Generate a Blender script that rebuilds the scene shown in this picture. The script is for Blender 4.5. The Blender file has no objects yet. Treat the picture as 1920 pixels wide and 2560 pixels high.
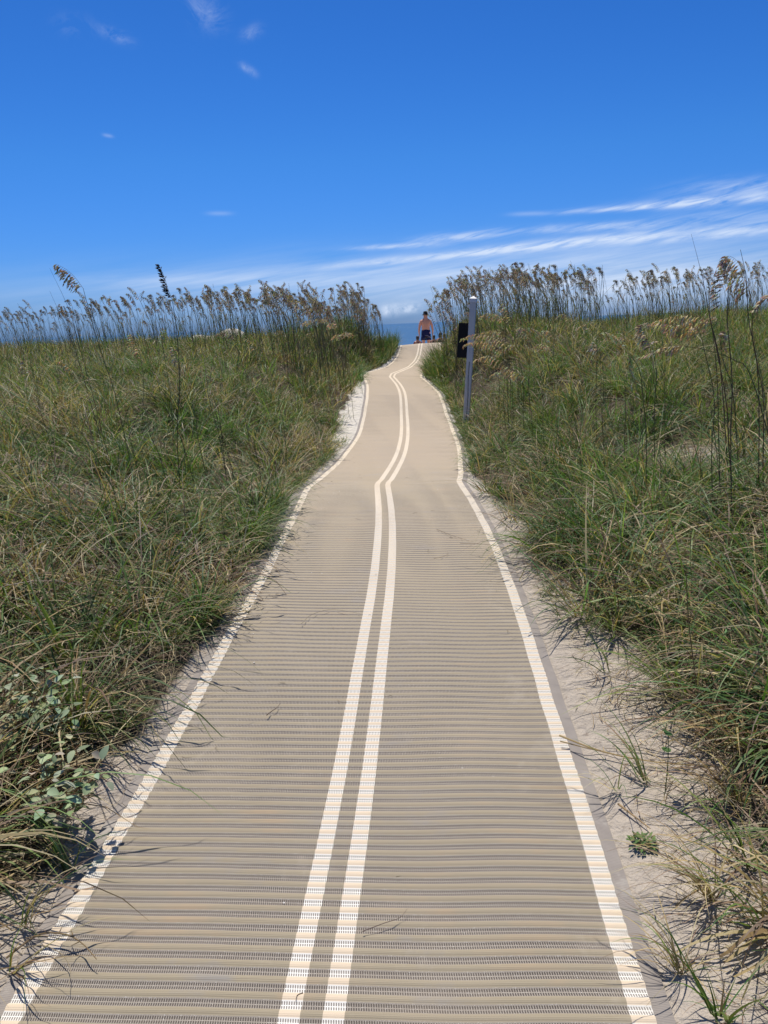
import bpy, bmesh, math, random
import numpy as np
from mathutils import Vector, Matrix, Euler
random.seed(7)
rng = np.random.default_rng(11)
scene = bpy.context.scene
COL = scene.collection
R = math.radians

# ------------------------------------------------------------------ camera
FPX, W0, H0 = 1923.0, 1920.0, 2560.0
PITCH, ROLL, EYE = math.atan(469/FPX), R(2.31), 1.55
_R = np.array([1., 0, 0]); _F = np.array([0, math.cos(PITCH), -math.sin(PITCH)]); _U = np.cross(_R, _F)
RC = _R*math.cos(ROLL)-_U*math.sin(ROLL); UC = _R*math.sin(ROLL)+_U*math.cos(ROLL)
cam = bpy.data.cameras.new('camera'); camo = bpy.data.objects.new('camera', cam); COL.objects.link(camo)
cam.sensor_fit = 'VERTICAL'; cam.sensor_height = 24; cam.lens = FPX/H0*24
cam.clip_start = .05; cam.clip_end = 60000
camo.matrix_world = Matrix([[RC[0], UC[0], -_F[0], 0], [RC[1], UC[1], -_F[1], 0], [RC[2], UC[2], -_F[2], EYE], [0, 0, 0, 1]])
scene.camera = camo
def ray(px, py):
    return _F + RC*((px-W0/2)/FPX) + UC*((H0/2-py)/FPX)
def at(px, py, Y):
    "point on the sight line of a photo pixel at forward distance Y"
    d = ray(px, py); return np.array([0, 0, EYE]) + d*(Y/d[1])

# ------------------------------------------------------------------ path and terrain
PY= [1.2, 1.6, 2.0, 2.4, 2.8, 3.2, 3.6, 4.0, 4.5, 5.0, 5.5, 6.0, 6.5, 7.0, 7.2, 7.4, 7.6, 7.8, 8.0, 8.2, 8.4, 8.5, 9.0, 9.5, 10.0, 10.5, 11.0, 11.5, 12.0, 12.5, 13.0, 13.5, 14.0, 14.5, 15.0, 15.5, 16.0, 16.5, 17.0, 17.5, 18.0, 18.5, 19.0, 19.5, 19.75, 20.0, 20.25, 20.5, 20.75, 21.0, 21.5, 22.0, 22.5, 23.0, 23.5, 24.0, 24.5, 25.0, 25.5, 26.0, 26.5, 27.0, 27.5, 28.0, 28.5, 29.0]
PX= [-0.215, -0.184, -0.152, -0.123, -0.098, -0.074, -0.05, -0.027, -0.004, 0.012, 0.022, 0.024, 0.02, 0.014, 0.017, 0.025, 0.045, 0.066, 0.086, 0.107, 0.127, 0.138, 0.189, 0.237, 0.281, 0.317, 0.345, 0.369, 0.39, 0.409, 0.424, 0.437, 0.452, 0.466, 0.478, 0.485, 0.486, 0.483, 0.473, 0.455, 0.429, 0.4, 0.375, 0.354, 0.352, 0.41, 0.435, 0.421, 0.411, 0.444, 0.516, 0.59, 0.668, 0.75, 0.835, 0.919, 1.001, 1.083, 1.165, 1.244, 1.319, 1.387, 1.449, 1.503, 1.551, 1.597]
PZ= [0.015, 0.026, 0.037, 0.047, 0.058, 0.077, 0.086, 0.085, 0.09, 0.1, 0.106, 0.101, 0.085, 0.065, 0.051, 0.045, 0.04, 0.034, 0.025, 0.016, 0.006, 0.0, -0.025, -0.041, -0.051, -0.062, -0.074, -0.081, -0.079, -0.067, -0.049, -0.021, 0.023, 0.074, 0.122, 0.16, 0.18, 0.189, 0.2, 0.217, 0.232, 0.245, 0.253, 0.249, 0.246, 0.309, 0.304, 0.282, 0.26, 0.258, 0.248, 0.237, 0.228, 0.224, 0.221, 0.221, 0.223, 0.241, 0.264, 0.288, 0.329, 0.388, 0.457, 0.539, 0.628, 0.718]
PT= [0.025, 0.017, 0.009, 0.001, -0.008, -0.018, -0.026, -0.033, -0.039, -0.042, -0.042, -0.038, -0.029, -0.014, -0.008, -0.002, 0.004, 0.007, 0.009, 0.009, 0.008, 0.007, 0.002, 0.0, 0.003, 0.009, 0.014, 0.019, 0.02, 0.019, 0.015, 0.009, 0.002, -0.007, -0.018, -0.03, -0.043, -0.056, -0.065, -0.07, -0.069, -0.065, -0.062, -0.06, -0.059, -0.059, -0.06, -0.063, -0.065, -0.067, -0.066, -0.061, -0.055, -0.052, -0.05, -0.047, -0.043, -0.044, -0.051, -0.061, -0.07, -0.08, -0.088, -0.095, -0.102, -0.107]
for _y, _x, _z in ((20, .372, .262), (20.25, .39, .268), (20.5, .403, .266), (20.75, .42, .262), (21, .45, .256)):
    _i = PY.index(_y); PX[_i] = _x; PZ[_i] = _z
for _y, _x, _z in ((7.0, .012, .066), (7.2, .010, .056), (7.4, .022, .044), (7.6, .054, .031), (7.8, .078, .023), (8.0, .100, .014), (8.2, .121, .006), (8.4, .142, -.002), (8.5, .152, -.007), (9.0, .201, -.029), (9.5, .246, -.043), (10.0, .286, -.052)):
    _i = PY.index(_y); PX[_i] = _x; PZ[_i] = _z
PY = [-10, 0.4]+PY+[29.5, 30.2, 31, 33, 36, 40, 60, 90, 400, 3000]
PX = [-.9, -.28]+PX+[1.64, 1.70, 1.77, 1.95, 2.2, 2.5, 3, 4, 4, 4]
PZ = [0, 0.0]+PZ+[.785, .90, 1.0, 1.25, 1.25, 1.25, 1.25, 1.25, 1.25, 1.25]
PT = [0, .03]+PT+[-.109, -.11, -.11, -.08, 0, 0, 0, 0, 0, 0]
_gy = np.arange(-10, 60, .02)
def _sm(v):
    a = np.interp(_gy, PY, v); k = np.exp(-.5*(np.arange(-40, 41)*.02/.03)**2); k /= k.sum()
    return np.convolve(np.pad(a, 40, mode='edge'), k, mode='valid')
_gx, _gz, _gt = _sm(PX), _sm(PZ), _sm(PT)
def pathx(y): return np.where(y < 59, np.interp(y, _gy, _gx), np.interp(y, PY, PX))
def patht(y): return np.interp(y, _gy, _gt)
def sstep(t):
    t = np.clip(t, 0, 1); return t*t*(3-2*t)
def crest_z(y, d):
    "height of the path surface at forward y, lateral d: follows the fitted profile, then rounds over the last crest"
    z = np.interp(y, _gy, _gz) + patht(y)*np.clip(d, -.85, .85)
    yc = 29.05 + np.clip(d, -2.5, 2.5)*.75
    zb = np.interp(y, [28, 33, 37, 42, 60, 90, 400, 3000], [.15, .28, .26, .2, -1.1, -3.5, -14, -14])
    z_c = np.interp(yc, _gy, _gz) + patht(yc)*np.clip(d, -.85, .85); u = np.clip(y-yc, 0, 4)
    return np.where(y > yc, np.maximum(z_c+.17*u-.12*u*u-np.clip(y-40, 0, 100), zb), z)
_ph = rng.uniform(0, 6.28, (40, 2)); _an = rng.uniform(0, 6.28, 40)
def bumps(x, y, wl, k0=0, n=6):
    o = 0
    k0 = min(k0, 34)
    for i in range(n):
        a = _an[k0+i]; f = 6.28/(wl*(.7+.12*i))
        o = o + np.sin((x*math.cos(a)+y*math.sin(a))*f+_ph[k0+i, 0])*np.cos((x*math.sin(a)-y*math.cos(a))*f*.6+_ph[k0+i, 1])
    return o/n
SLY = [-40, 0, 3, 5, 8, 12, 16, 19, 22, 26, 31, 36, 42, 60, 90, 400, 3000]
SLZ = [.1, .12, .20, .36, .56, .84, 1.06, 1.18, 1.12, .85, .40, .26, .2, -1.1, -3.5, -14, -14]
SRZ = [.1, .10, .14, .25, .50, .92, 1.22, 1.34, 1.22, .9, .42, .26, .2, -1.1, -3.5, -14, -14]
def ground(x, y):
    x = np.asarray(x, float); y = np.asarray(y, float)
    d = x - pathx(y); ad = np.abs(d)
    zp = crest_z(y, d)
    left = d < 0
    S = np.where(left, np.interp(y, SLY, SLZ), np.interp(y, SLY, SRZ))
    wid = np.where(left, np.interp(y, [0, 4, 10, 19, 22, 27, 32], [1.6, 2.0, 2.4, 2.4, 1.3, 1.1, 2.5]),
                   np.interp(y, [0, 3, 8, 13, 16, 20, 24, 28, 32], [2.2, 2.4, 2.2, 1.8, 1.2, 1.0, 1.1, 1.6, 2.5]))
    w = sstep((ad-.84)/wid)
    S = S + np.where(left, .62*np.exp(-((x+.9)/1.7)**2-((y-25.3)/2.0)**2), 0)
    S = S + 1.17*np.exp(-((x+5.6)/1.05)**2-((y-31)/1.1)**2) + .92*np.exp(-((x+7.3)/1.0)**2-((y-31.5)/1.1)**2)
    S = S - .30*np.exp(-((x-5.35)/.8)**2-((y-19)/3.5)**2)
    S = S + .10*np.exp(-((x-3.2)/1.3)**2-((y-19)/3)**2)
    near = np.interp(y, [30, 60], [1, 0])
    z = zp*(1-w) + S*w + w*near*(.10*bumps(x, y, 3.2, 0)+.05*bumps(x, y, 1.2, 6))
    z = z + near*np.where(ad > .8, 1, 0)*sstep((ad-.8)/.3)*(.018*bumps(x, y, .45, 12)+.008*bumps(x, y, .16, 18))
    z = z - np.interp(y, [24, 28], [.016, .07])*sstep((.86-ad)/.06)*(y < 34)
    return z
def groot(px, py, y0=.8, y1=32):
    "where the sight line of a photo pixel meets the ground"
    d = ray(px, py); ys = np.linspace(y0, y1, 4000); P = np.array([0, 0, EYE])[None]+d[None]*(ys/d[1])[:, None]
    below = P[:, 2] <= ground(P[:, 0], P[:, 1]); i = int(np.argmax(below)) if below.any() else len(ys)-1
    return P[i]
def veg(x, y):
    "how much grass grows here, 0..1"
    d = x-pathx(y); ad = np.abs(d)-.80
    n = .10*bumps(x, y, .9, 24)+.06*bumps(x, y, .35, 30)
    ml = np.interp(y, [0, 1.4, 1.9, 2.4, 3.2, 4, 5.5, 8, 10, 11.5, 13.5, 16, 18, 19.5, 23, 28], [.12, .14, .10, .04, .02, .01, .0, .03, .14, .26, .32, .24, .06, .0, .05, .12])
    mr = np.interp(y, [0, 1.5, 2.5, 3.5, 4.5, 6, 7, 8, 11, 14, 29], [.24, .27, .27, .23, .15, .11, .10, .04, .0, .0, .0])
    m = np.where(d < 0, ml, mr)
    sc = np.where(ml+mr > .2, 1.6, .5)
    v = sstep((ad-m-n*sc+.06)/np.where(d < 0, .16, np.interp(y, [3, 8], [.38, .12])))
    v = v*(1-.95*np.exp(-((x+5.9)/1.6)**2-((y-31)/1.6)**2))*(1-.9*np.exp(-((x+7.3)/1.4)**2-((y-31.5)/1.5)**2))
    v = v*(1-.75*np.exp(-((x-3.1)/.7)**2-((y-6.6)/.45)**2))
    v = np.where((y > 28.6), v*np.interp(y, [28.6, 33], [.8, 0]), v)
    return np.where(ad < .01, 0, v)

# ------------------------------------------------------------------ node helpers
class NT:
    def __init__(s, nt): s.nt = nt; s.n = nt.nodes; s.l = nt.links
    def node(s, t, props=None, ins=None):
        nd = s.n.new(t)
        for k, v in (props or {}).items(): setattr(nd, k, v)
        for k, v in (ins or {}).items(): s.put(nd.inputs[k], v)
        return nd
    def put(s, sock, v):
        if isinstance(v, bpy.types.NodeSocket): s.l.new(v, sock)
        else: sock.default_value = v
    def m(s, op, a, b=None, c=None, clamp=False):
        nd = s.n.new('ShaderNodeMath'); nd.operation = op; nd.use_clamp = clamp
        s.put(nd.inputs[0], a)
        if b is not None: s.put(nd.inputs[1], b)
        if c is not None: s.put(nd.inputs[2], c)
        return nd.outputs[0]
    def mix(s, f, a, b, bt='MIX'):
        nd = s.n.new('ShaderNodeMix'); nd.data_type = 'RGBA'; nd.blend_type = bt
        s.put(nd.inputs[0], f); s.put(nd.inputs[6], c4(a)); s.put(nd.inputs[7], c4(b)); return nd.outputs[2]
    def noise(s, vec, scale, detail=3, rough=.5, dist=0, dim='3D'):
        nd = s.n.new('ShaderNodeTexNoise'); nd.noise_dimensions = dim
        if vec is not None: s.l.new(vec, nd.inputs['Vector'])
        nd.inputs['Scale'].default_value = scale; nd.inputs['Detail'].default_value = detail
        nd.inputs['Roughness'].default_value = rough; nd.inputs['Distortion'].default_value = dist
        return nd.outputs[0]
    def ramp(s, f, stops):
        nd = s.n.new('ShaderNodeValToRGB'); cr = nd.color_ramp
        while len(cr.elements) < len(stops): cr.elements.new(.5)
        for e, (p, c) in zip(cr.elements, stops): e.position = p; e.color = c4(c) if not isinstance(c, float) else (c, c, c, 1)
        s.put(nd.inputs[0], f); return nd.outputs[0]
    def vec(s, x, y, z=0.0):
        nd = s.n.new('ShaderNodeCombineXYZ'); s.put(nd.inputs[0], x); s.put(nd.inputs[1], y); s.put(nd.inputs[2], z); return nd.outputs[0]
def c4(c):
    if isinstance(c, bpy.types.NodeSocket): return c
    return (*c, 1) if len(c) == 3 else tuple(c)
def mat(name, color=(.5, .5, .5), rough=.6, spec=.4, build=None):
    m = bpy.data.materials.new(name); m.use_nodes = True; t = NT(m.node_tree); b = m.node_tree.nodes['Principled BSDF']
    b.inputs['Roughness'].default_value = rough; b.inputs['Specular IOR Level'].default_value = spec
    tc = t.node('ShaderNodeTexCoord')
    if build: build(t, b, tc)
    else:
        n = t.noise(tc.outputs['Object'], 9, 4)
        t.l.new(t.mix(n, tuple(v*.82 for v in color), tuple(min(1, v*1.18) for v in color)), b.inputs['Base Color'])
    return m
def bump(t, b, h, dist=.002, strength=1.0):
    nd = t.node('ShaderNodeBump', None, {'Height': h}); nd.inputs['Distance'].default_value = dist; nd.inputs['Strength'].default_value = strength
    t.l.new(nd.outputs[0], b.inputs['Normal'])

def m_blade(name, trans=.3, rough=.45, tint=(1.15, 1.2, .7), spec=.45):
    m = bpy.data.materials.new(name); m.use_nodes = True; t = NT(m.node_tree); b = m.node_tree.nodes['Principled BSDF']
    a = t.node('ShaderNodeAttribute', {'attribute_name': 'Col'})
    b.inputs['Roughness'].default_value = rough; b.inputs['Specular IOR Level'].default_value = spec
    t.l.new(a.outputs[0], b.inputs['Base Color'])
    tr = t.node('ShaderNodeBsdfTranslucent'); t.l.new(t.mix(1, a.outputs[0], tint, 'MULTIPLY'), tr.inputs[0])
    mx = t.node('ShaderNodeMixShader'); mx.inputs[0].default_value = trans
    t.l.new(b.outputs[0], mx.inputs[1]); t.l.new(tr.outputs[0], mx.inputs[2])
    t.l.new(mx.outputs[0], m.node_tree.nodes['Material Output'].inputs[0])
    return m
M_GRASS = m_blade('grass_blades', .32, .5, (1.1, 1.25, .55), .28); M_STRAW = m_blade('dry_straw', .15, .6); M_OAT = m_blade('seed_heads', .40, .6, (1.0, 1.0, .82), .2); M_LEAF = m_blade('plant_leaves', .2, .65, (1.1, 1.15, .7), .2)

def sand_build(t, b, tc):
    P = tc.outputs['Object']
    v = t.node('ShaderNodeAttribute', {'attribute_name': 'veg'}).outputs['Fac']
    n1 = t.noise(P, 2.2, 5, .6); n2 = t.noise(P, 300, 3, .7); n3 = t.noise(P, 38, 5, .65, .6)
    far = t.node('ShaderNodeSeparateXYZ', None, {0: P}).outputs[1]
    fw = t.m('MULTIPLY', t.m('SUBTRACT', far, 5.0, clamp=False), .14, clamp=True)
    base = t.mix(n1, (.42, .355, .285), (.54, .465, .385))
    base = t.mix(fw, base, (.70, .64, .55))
    base = t.mix(t.m('MULTIPLY', t.m('GREATER_THAN', n2, .60), .35), base, (.20, .17, .14))
    deb = t.ramp(n3, [(.60, (0, 0, 0)), (.66, (1, 1, 1))])
    base = t.mix(t.m('MULTIPLY', deb, .55), base, (.17, .12, .09))
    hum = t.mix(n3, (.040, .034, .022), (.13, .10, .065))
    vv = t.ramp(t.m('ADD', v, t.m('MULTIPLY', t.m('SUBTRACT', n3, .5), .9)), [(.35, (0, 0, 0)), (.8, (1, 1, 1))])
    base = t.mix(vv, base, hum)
    t.l.new(base, b.inputs['Base Color'])
    h = t.m('ADD', t.m('ADD', t.m('MULTIPLY', t.noise(P, 26, 5, .62, .4), .9), t.m('MULTIPLY', t.noise(P, 8, 3, .5, .8), 1.6)), t.m('MULTIPLY', n2, .10))
    bump(t, b, h, .035, .9)
M_SAND = mat('dune_sand', rough=.95, spec=.15, build=sand_build)

PITCHR = .045
def mat_build(kind):
    def f(t, b, tc):
        uv = t.node('ShaderNodeUVMap', {'uv_map': 'UVMap'}).outputs[0]
        s = t.node('ShaderNodeSeparateXYZ', None, {0: uv}); u, v = s.outputs[0], s.outputs[1]
        ph = t.m('MULTIPLY', v, 1/PITCHR); fr = t.m('FRACT', ph)
        mesh = t.ramp(fr, [(0.0, 1.0), (.03, 0.0), (.44, 0.0), (.49, 1.0)])
        yarn = t.m('ABSOLUTE', t.m('SUBTRACT', t.m('FRACT', t.m('MULTIPLY', fr, 11.0)), .5))
        yarn = t.m('GREATER_THAN', yarn, .26)
        fu = t.m('FRACT', t.m('MULTIPLY', t.m('ADD', u, t.m('MULTIPLY', v, .12)), 1/.0058))
        hu = t.m('LESS_THAN', t.m('ABSOLUTE', t.m('SUBTRACT', fu, .5)), .30)
        h1 = t.m('LESS_THAN', t.m('ABSOLUTE', t.m('SUBTRACT', fr, .60)), .105)
        h2 = t.m('LESS_THAN', t.m('ABSOLUTE', t.m('SUBTRACT', fr, .86)), .095)
        hole = t.m('MULTIPLY', t.m('MULTIPLY', t.m('MAXIMUM', h1, h2), hu), mesh)
        row = t.noise(t.vec(t.m('MULTIPLY', u, 2.2), t.m('FLOOR', ph), 0.0), 1.0, 2)
        pat = t.noise(t.vec(t.m('MULTIPLY', u, 3.0), t.m('MULTIPLY', v, 5.0), 3.0), 1.0, 4, .6)
        grit = t.noise(tc.outputs['Object'], 420, 2, .6)
        stain = t.noise(tc.outputs['Object'], 1.1, 5, .6)
        if kind == 'field':
            tan = t.mix(row, (.325, .272, .185), (.395, .33, .225))
            tan = t.mix(t.ramp(pat, [(.56, (0, 0, 0)), (.7, (1, 1, 1))]), tan, (.42, .315, .20))
            tan = t.mix(t.ramp(pat, [(.30, (1, 1, 1)), (.42, (0, 0, 0))]), tan, (.32, .29, .25))
            rib = t.mix(t.m('MULTIPLY', yarn, .42), tan, (.19, .145, .095))
            msh = t.mix(row, (.285, .24, .19), (.385, .335, .275))
            msh = t.mix(t.m('MULTIPLY', t.m('GREATER_THAN', grit, .62), .7), msh, (.62, .58, .52))
            holec = (.055, .042, .035)
        else:
            rib = t.mix(t.m('MULTIPLY', yarn, .25), t.mix(row, (.68, .55, .385), (.75, .60, .44)), (.47, .36, .24))
            msh = (.84, .80, .72); holec = (.13, .10, .08)
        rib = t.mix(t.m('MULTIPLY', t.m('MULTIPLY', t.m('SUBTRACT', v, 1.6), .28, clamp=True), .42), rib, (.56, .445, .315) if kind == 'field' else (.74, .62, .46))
        c = t.mix(mesh, rib, msh)
        c = t.mix(t.m('MULTIPLY', hole, .85 if kind == 'field' else .8), c, holec)
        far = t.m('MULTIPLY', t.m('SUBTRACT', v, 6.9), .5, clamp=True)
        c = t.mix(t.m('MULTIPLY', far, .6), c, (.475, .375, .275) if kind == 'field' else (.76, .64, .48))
        c = t.mix(t.ramp(stain, [(.5, (0, 0, 0)), (.8, (.35, .35, .35))]), c, (.48, .39, .29))
        ed = t.m('MULTIPLY', t.m('SUBTRACT', t.m('ABSOLUTE', u), .48), 3.2, clamp=True)
        dn = t.ramp(t.m('ADD', t.noise(tc.outputs['Object'], 5, 6, .7, .5), t.m('MULTIPLY', ed, .14)), [(.60, (0, 0, 0)), (.82, (.40, .40, .40))])
        c = t.mix(dn, c, (.52, .45, .36))
        t.l.new(c, b.inputs['Base Color'])
        hh = t.m('SUBTRACT', t.m('MULTIPLY', yarn, .25), hole)
        bump(t, b, hh, .0012, .8)
    return f
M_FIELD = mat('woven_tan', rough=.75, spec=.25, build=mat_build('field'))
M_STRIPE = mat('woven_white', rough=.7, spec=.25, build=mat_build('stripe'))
def bind_build(t, b, tc):
    uv = t.node('ShaderNodeUVMap', {'uv_map': 'UVMap'}).outputs[0]
    s = t.node('ShaderNodeSeparateXYZ', None, {0: uv}); v = s.outputs[1]
    ln = t.m('ABSOLUTE', t.m('SUBTRACT', t.m('FRACT', t.m('MULTIPLY', v, 1/.0065)), .5))
    n = t.noise(tc.outputs['Object'], 14, 5, .6)
    c = t.mix(n, (.22, .19, .17), (.34, .30, .265))
    c = t.mix(t.ramp(t.noise(tc.outputs['Object'], 6, 5, .7), [(.55, (0, 0, 0)), (.75, (.8, .8, .8))]), c, (.46, .42, .37))
    t.l.new(c, b.inputs['Base Color']); bump(t, b, ln, .0015, .7)
M_BIND = mat('grey_binding', rough=.8, spec=.2, build=bind_build)

def sea_build(t, b, tc):
    P = tc.outputs['Object']; s = t.node('ShaderNodeSeparateXYZ', None, {0: P})
    pv = t.vec(t.m('MULTIPLY', s.outputs[0], .25), s.outputs[1], 0.0)
    n = t.noise(pv, .02, 6, .6); w = t.noise(pv, .55, 6, .6)
    t.l.new(t.mix(n, (.012, .075, .17), (.022, .11, .22)), b.inputs['Base Color'])
    bump(t, b, t.m('ADD', w, t.m('MULTIPLY', t.noise(pv, .06, 3), 4.0)), .5, .8)
M_SEA = mat('sea_water', rough=.4, spec=.28, build=sea_build)

# ------------------------------------------------------------------ object helpers
def tag(o, label=None, cat=None, group=None, kind=None):
    if label: o['label'] = label
    if cat: o['category'] = cat
    if group: o['group'] = group
    if kind: o['kind'] = kind
    return o
def empty(name, loc, label, cat, group=None):
    o = bpy.data.objects.new(name, None); COL.objects.link(o); o.location = tuple(float(v) for v in loc); o.empty_display_size = .1
    return tag(o, label, cat, group)
class MB:
    def __init__(s): s.v = []; s.f = []; s.c = []
    def add(s, vs, fs, col=(.5, .5, .5)):
        b = len(s.v); s.v += [tuple(map(float, p)) for p in vs]; s.f += [tuple(b+i for i in f) for f in fs]
        s.c += [tuple(col)]*len(vs)
    def tube(s, pts, rad, sides=5, col=(.5, .5, .5), cap=True):
        pts = [np.array(p, float) for p in pts]; n = len(pts)
        if not hasattr(rad, '__len__'): rad = [rad]*n
        vs = []; up = np.array([.13, .97, .2])
        for i, p in enumerate(pts):
            tn = pts[min(i+1, n-1)]-pts[max(i-1, 0)]; tn = tn/(np.linalg.norm(tn)+1e-9)
            a = np.cross(tn, up); a /= np.linalg.norm(a)+1e-9; b2 = np.cross(tn, a)
            for k in range(sides):
                an = 6.28318*k/sides; vs.append(p+(a*math.cos(an)+b2*math.sin(an))*rad[i])
        fs = [(i*sides+k, i*sides+(k+1) % sides, (i+1)*sides+(k+1) % sides, (i+1)*sides+k) for i in range(n-1) for k in range(sides)]
        if cap: fs += [tuple(range(sides))[::-1], tuple(range((n-1)*sides, n*sides))]
        s.add(vs, fs, col)
    def seed(s, p, d, L, w, col):
        "a flattened pointed spikelet"
        d = np.array(d, float); d /= np.linalg.norm(d)+1e-9
        a = np.cross(d, [random.gauss(0, 1), random.gauss(0, 1), random.gauss(0, .4)]); a /= np.linalg.norm(a)+1e-9; b2 = np.cross(d, a)
        p = np.array(p, float); m_ = p+d*L*.45
        s.add([p, m_+a*w/2, m_+b2*w*.30, m_-a*w/2, m_-b2*w*.30, p+d*L], [(0, 1, 2), (0, 2, 3), (0, 3, 4), (0, 4, 1), (5, 2, 1), (5, 3, 2), (5, 4, 3), (5, 1, 4)], col)
    def ribbon(s, pts, w, col, side=None, fold=.25):
        pts = [np.array(p, float) for p in pts]; n = len(pts); vs = []
        for i, p in enumerate(pts):
            tn = pts[min(i+1, n-1)]-pts[max(i-1, 0)]
            a = np.cross(tn, side if side is not None else [.2, .3, 1]); a /= np.linalg.norm(a)+1e-9
            nn = np.cross(tn, a); nn /= np.linalg.norm(nn)+1e-9
            t = i/(n-1); ww = w*(.55+.45*min(1, t*5))*(1-t**2.2)+.0004
            vs += [p-a*ww/2+nn*ww*fold, p, p+a*ww/2+nn*ww*fold]
        fs = []
        for i in range(n-1):
            for k in (0, 1): fs.append((3*i+k, 3*i+k+1, 3*i+k+4, 3*i+k+3))
        s.add(vs, fs, col)
    def box(s, lo, hi, col=(.5, .5, .5)):
        x0, y0, z0 = lo; x1, y1, z1 = hi
        s.add([(x0, y0, z0), (x1, y0, z0), (x1, y1, z0), (x0, y1, z0), (x0, y0, z1), (x1, y0, z1), (x1, y1, z1), (x0, y1, z1)],
              [(0, 3, 2, 1), (4, 5, 6, 7), (0, 1, 5, 4), (1, 2, 6, 5), (2, 3, 7, 6), (3, 0, 4, 7)], col)
    def mesh(s, name, m_, smooth=False):
        me = bpy.data.meshes.new(name); me.from_pydata(s.v, [], s.f)
        a = me.color_attributes.new('Col', 'FLOAT_COLOR', 'POINT')
        a.data.foreach_set('color', np.array([(*c, 1) for c in s.c], np.float32).ravel())
        if smooth: me.polygons.foreach_set('use_smooth', [True]*len(me.polygons))
        me.materials.append(m_); me.update(); return me
    def build(s, name, m_, parent=None, smooth=False, bevel=0):
        o = bpy.data.objects.new(name, s.mesh(name, m_, smooth)); COL.objects.link(o); o.parent = parent
        if bevel:
            md = o.modifiers.new('bevel', 'BEVEL'); md.width = bevel; md.segments = 2; md.limit_method = 'ANGLE'
        return o
def np_mesh(name, V, Fq, m_, colors=None, attrs=None, uv=None, smooth=True):
    me = bpy.data.meshes.new(name); nv, nf = len(V), len(Fq)
    me.vertices.add(nv); me.vertices.foreach_set('co', V.astype(np.float32).ravel())
    me.loops.add(nf*4); me.loops.foreach_set('vertex_index', Fq.astype(np.int32).ravel())
    me.polygons.add(nf); me.polygons.foreach_set('loop_start', np.arange(0, nf*4, 4, dtype=np.int32))
    me.polygons.foreach_set('loop_total', np.full(nf, 4, np.int32))
    me.polygons.foreach_set('use_smooth', np.full(nf, smooth))
    if colors is not None:
        a = me.color_attributes.new('Col', 'FLOAT_COLOR', 'POINT')
        a.data.foreach_set('color', np.concatenate([colors, np.ones((nv, 1))], 1).astype(np.float32).ravel())
    for k, v in (attrs or {}).items():
        a = me.attributes.new(k, 'FLOAT', 'POINT'); a.data.foreach_set('value', v.astype(np.float32).ravel())
    if uv is not None:
        l = me.uv_layers.new(name='UVMap'); l.data.foreach_set('uv', uv[Fq.ravel()].astype(np.float32).ravel())
    me.materials.append(m_); me.update(calc_edges=True); me.validate()
    o = bpy.data.objects.new(name, me); COL.objects.link(o); return o
def gridfaces(ny, nx):
    i = np.arange(ny-1)[:, None]*nx+np.arange(nx-1)[None]
    return np.stack([i, i+1, i+nx+1, i+nx], -1).reshape(-1, 4)

# ------------------------------------------------------------------ ground and sea
def spaced(segs):
    o = [segs[0][0]]
    for a, b_, st in segs: o += list(np.linspace(a, b_, max(2, int(round((b_-a)/st))+1))[1:])
    return np.array(o)
ys = spaced([(-40, -2, 2), (-2, .6, .2), (.6, 6, .035), (6, 12, .08), (12, 34, .14), (34, 60, .8), (60, 120, 5), (120, 420, 30)])
xh = spaced([(0, 2.2, .035), (2.2, 4, .07), (4, 16, .2), (16, 40, 1.5), (40, 200, 12), (200, 2600, 200)])
xs = np.concatenate([-xh[::-1][:-1], xh])
GX, GY = np.meshgrid(xs, ys); GZ = ground(GX, GY)
V = np.stack([GX, GY, GZ], -1).reshape(-1, 3)
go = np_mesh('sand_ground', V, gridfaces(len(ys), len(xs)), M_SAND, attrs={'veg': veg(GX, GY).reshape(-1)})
tag(go, 'pale dune sand beside and under the walkway', kind='structure')
SEAZ = -3.2
sv = np.array([[x, y, SEAZ] for y in (62, 300, 3000, 50000) for x in (-50000, -600, 600, 50000)], float)
so = np_mesh('sea', sv, gridfaces(4, 4), M_SEA, smooth=False); tag(so, 'calm blue sea out to the horizon', kind='structure')
mb = MB()
for (yy, x0, x1, w) in ((905, -40, 70, 5), (330, -30, 12, 1.0), (520, 30, 90, 2.0), (1500, -600, 900, 8)):
    n = 24; vs = []
    for i in range(n+1):
        x = x0+(x1-x0)*i/n; ww = w*(.25+.75*abs(math.sin(i*1.7+yy)))
        vs += [(x, yy-ww/2+math.sin(i*.8)*w, SEAZ+.05), (x, yy+ww/2+math.sin(i*.8)*w, SEAZ+.05)]
    mb.add(vs, [(2*i, 2*i+2, 2*i+3, 2*i+1) for i in range(n)])
M_FOAM = mat('foam', (.7, .76, .8), .8)
tag(mb.build('surf_line', M_FOAM), 'thin pale wave lines far out on the sea', kind='structure')

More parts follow.
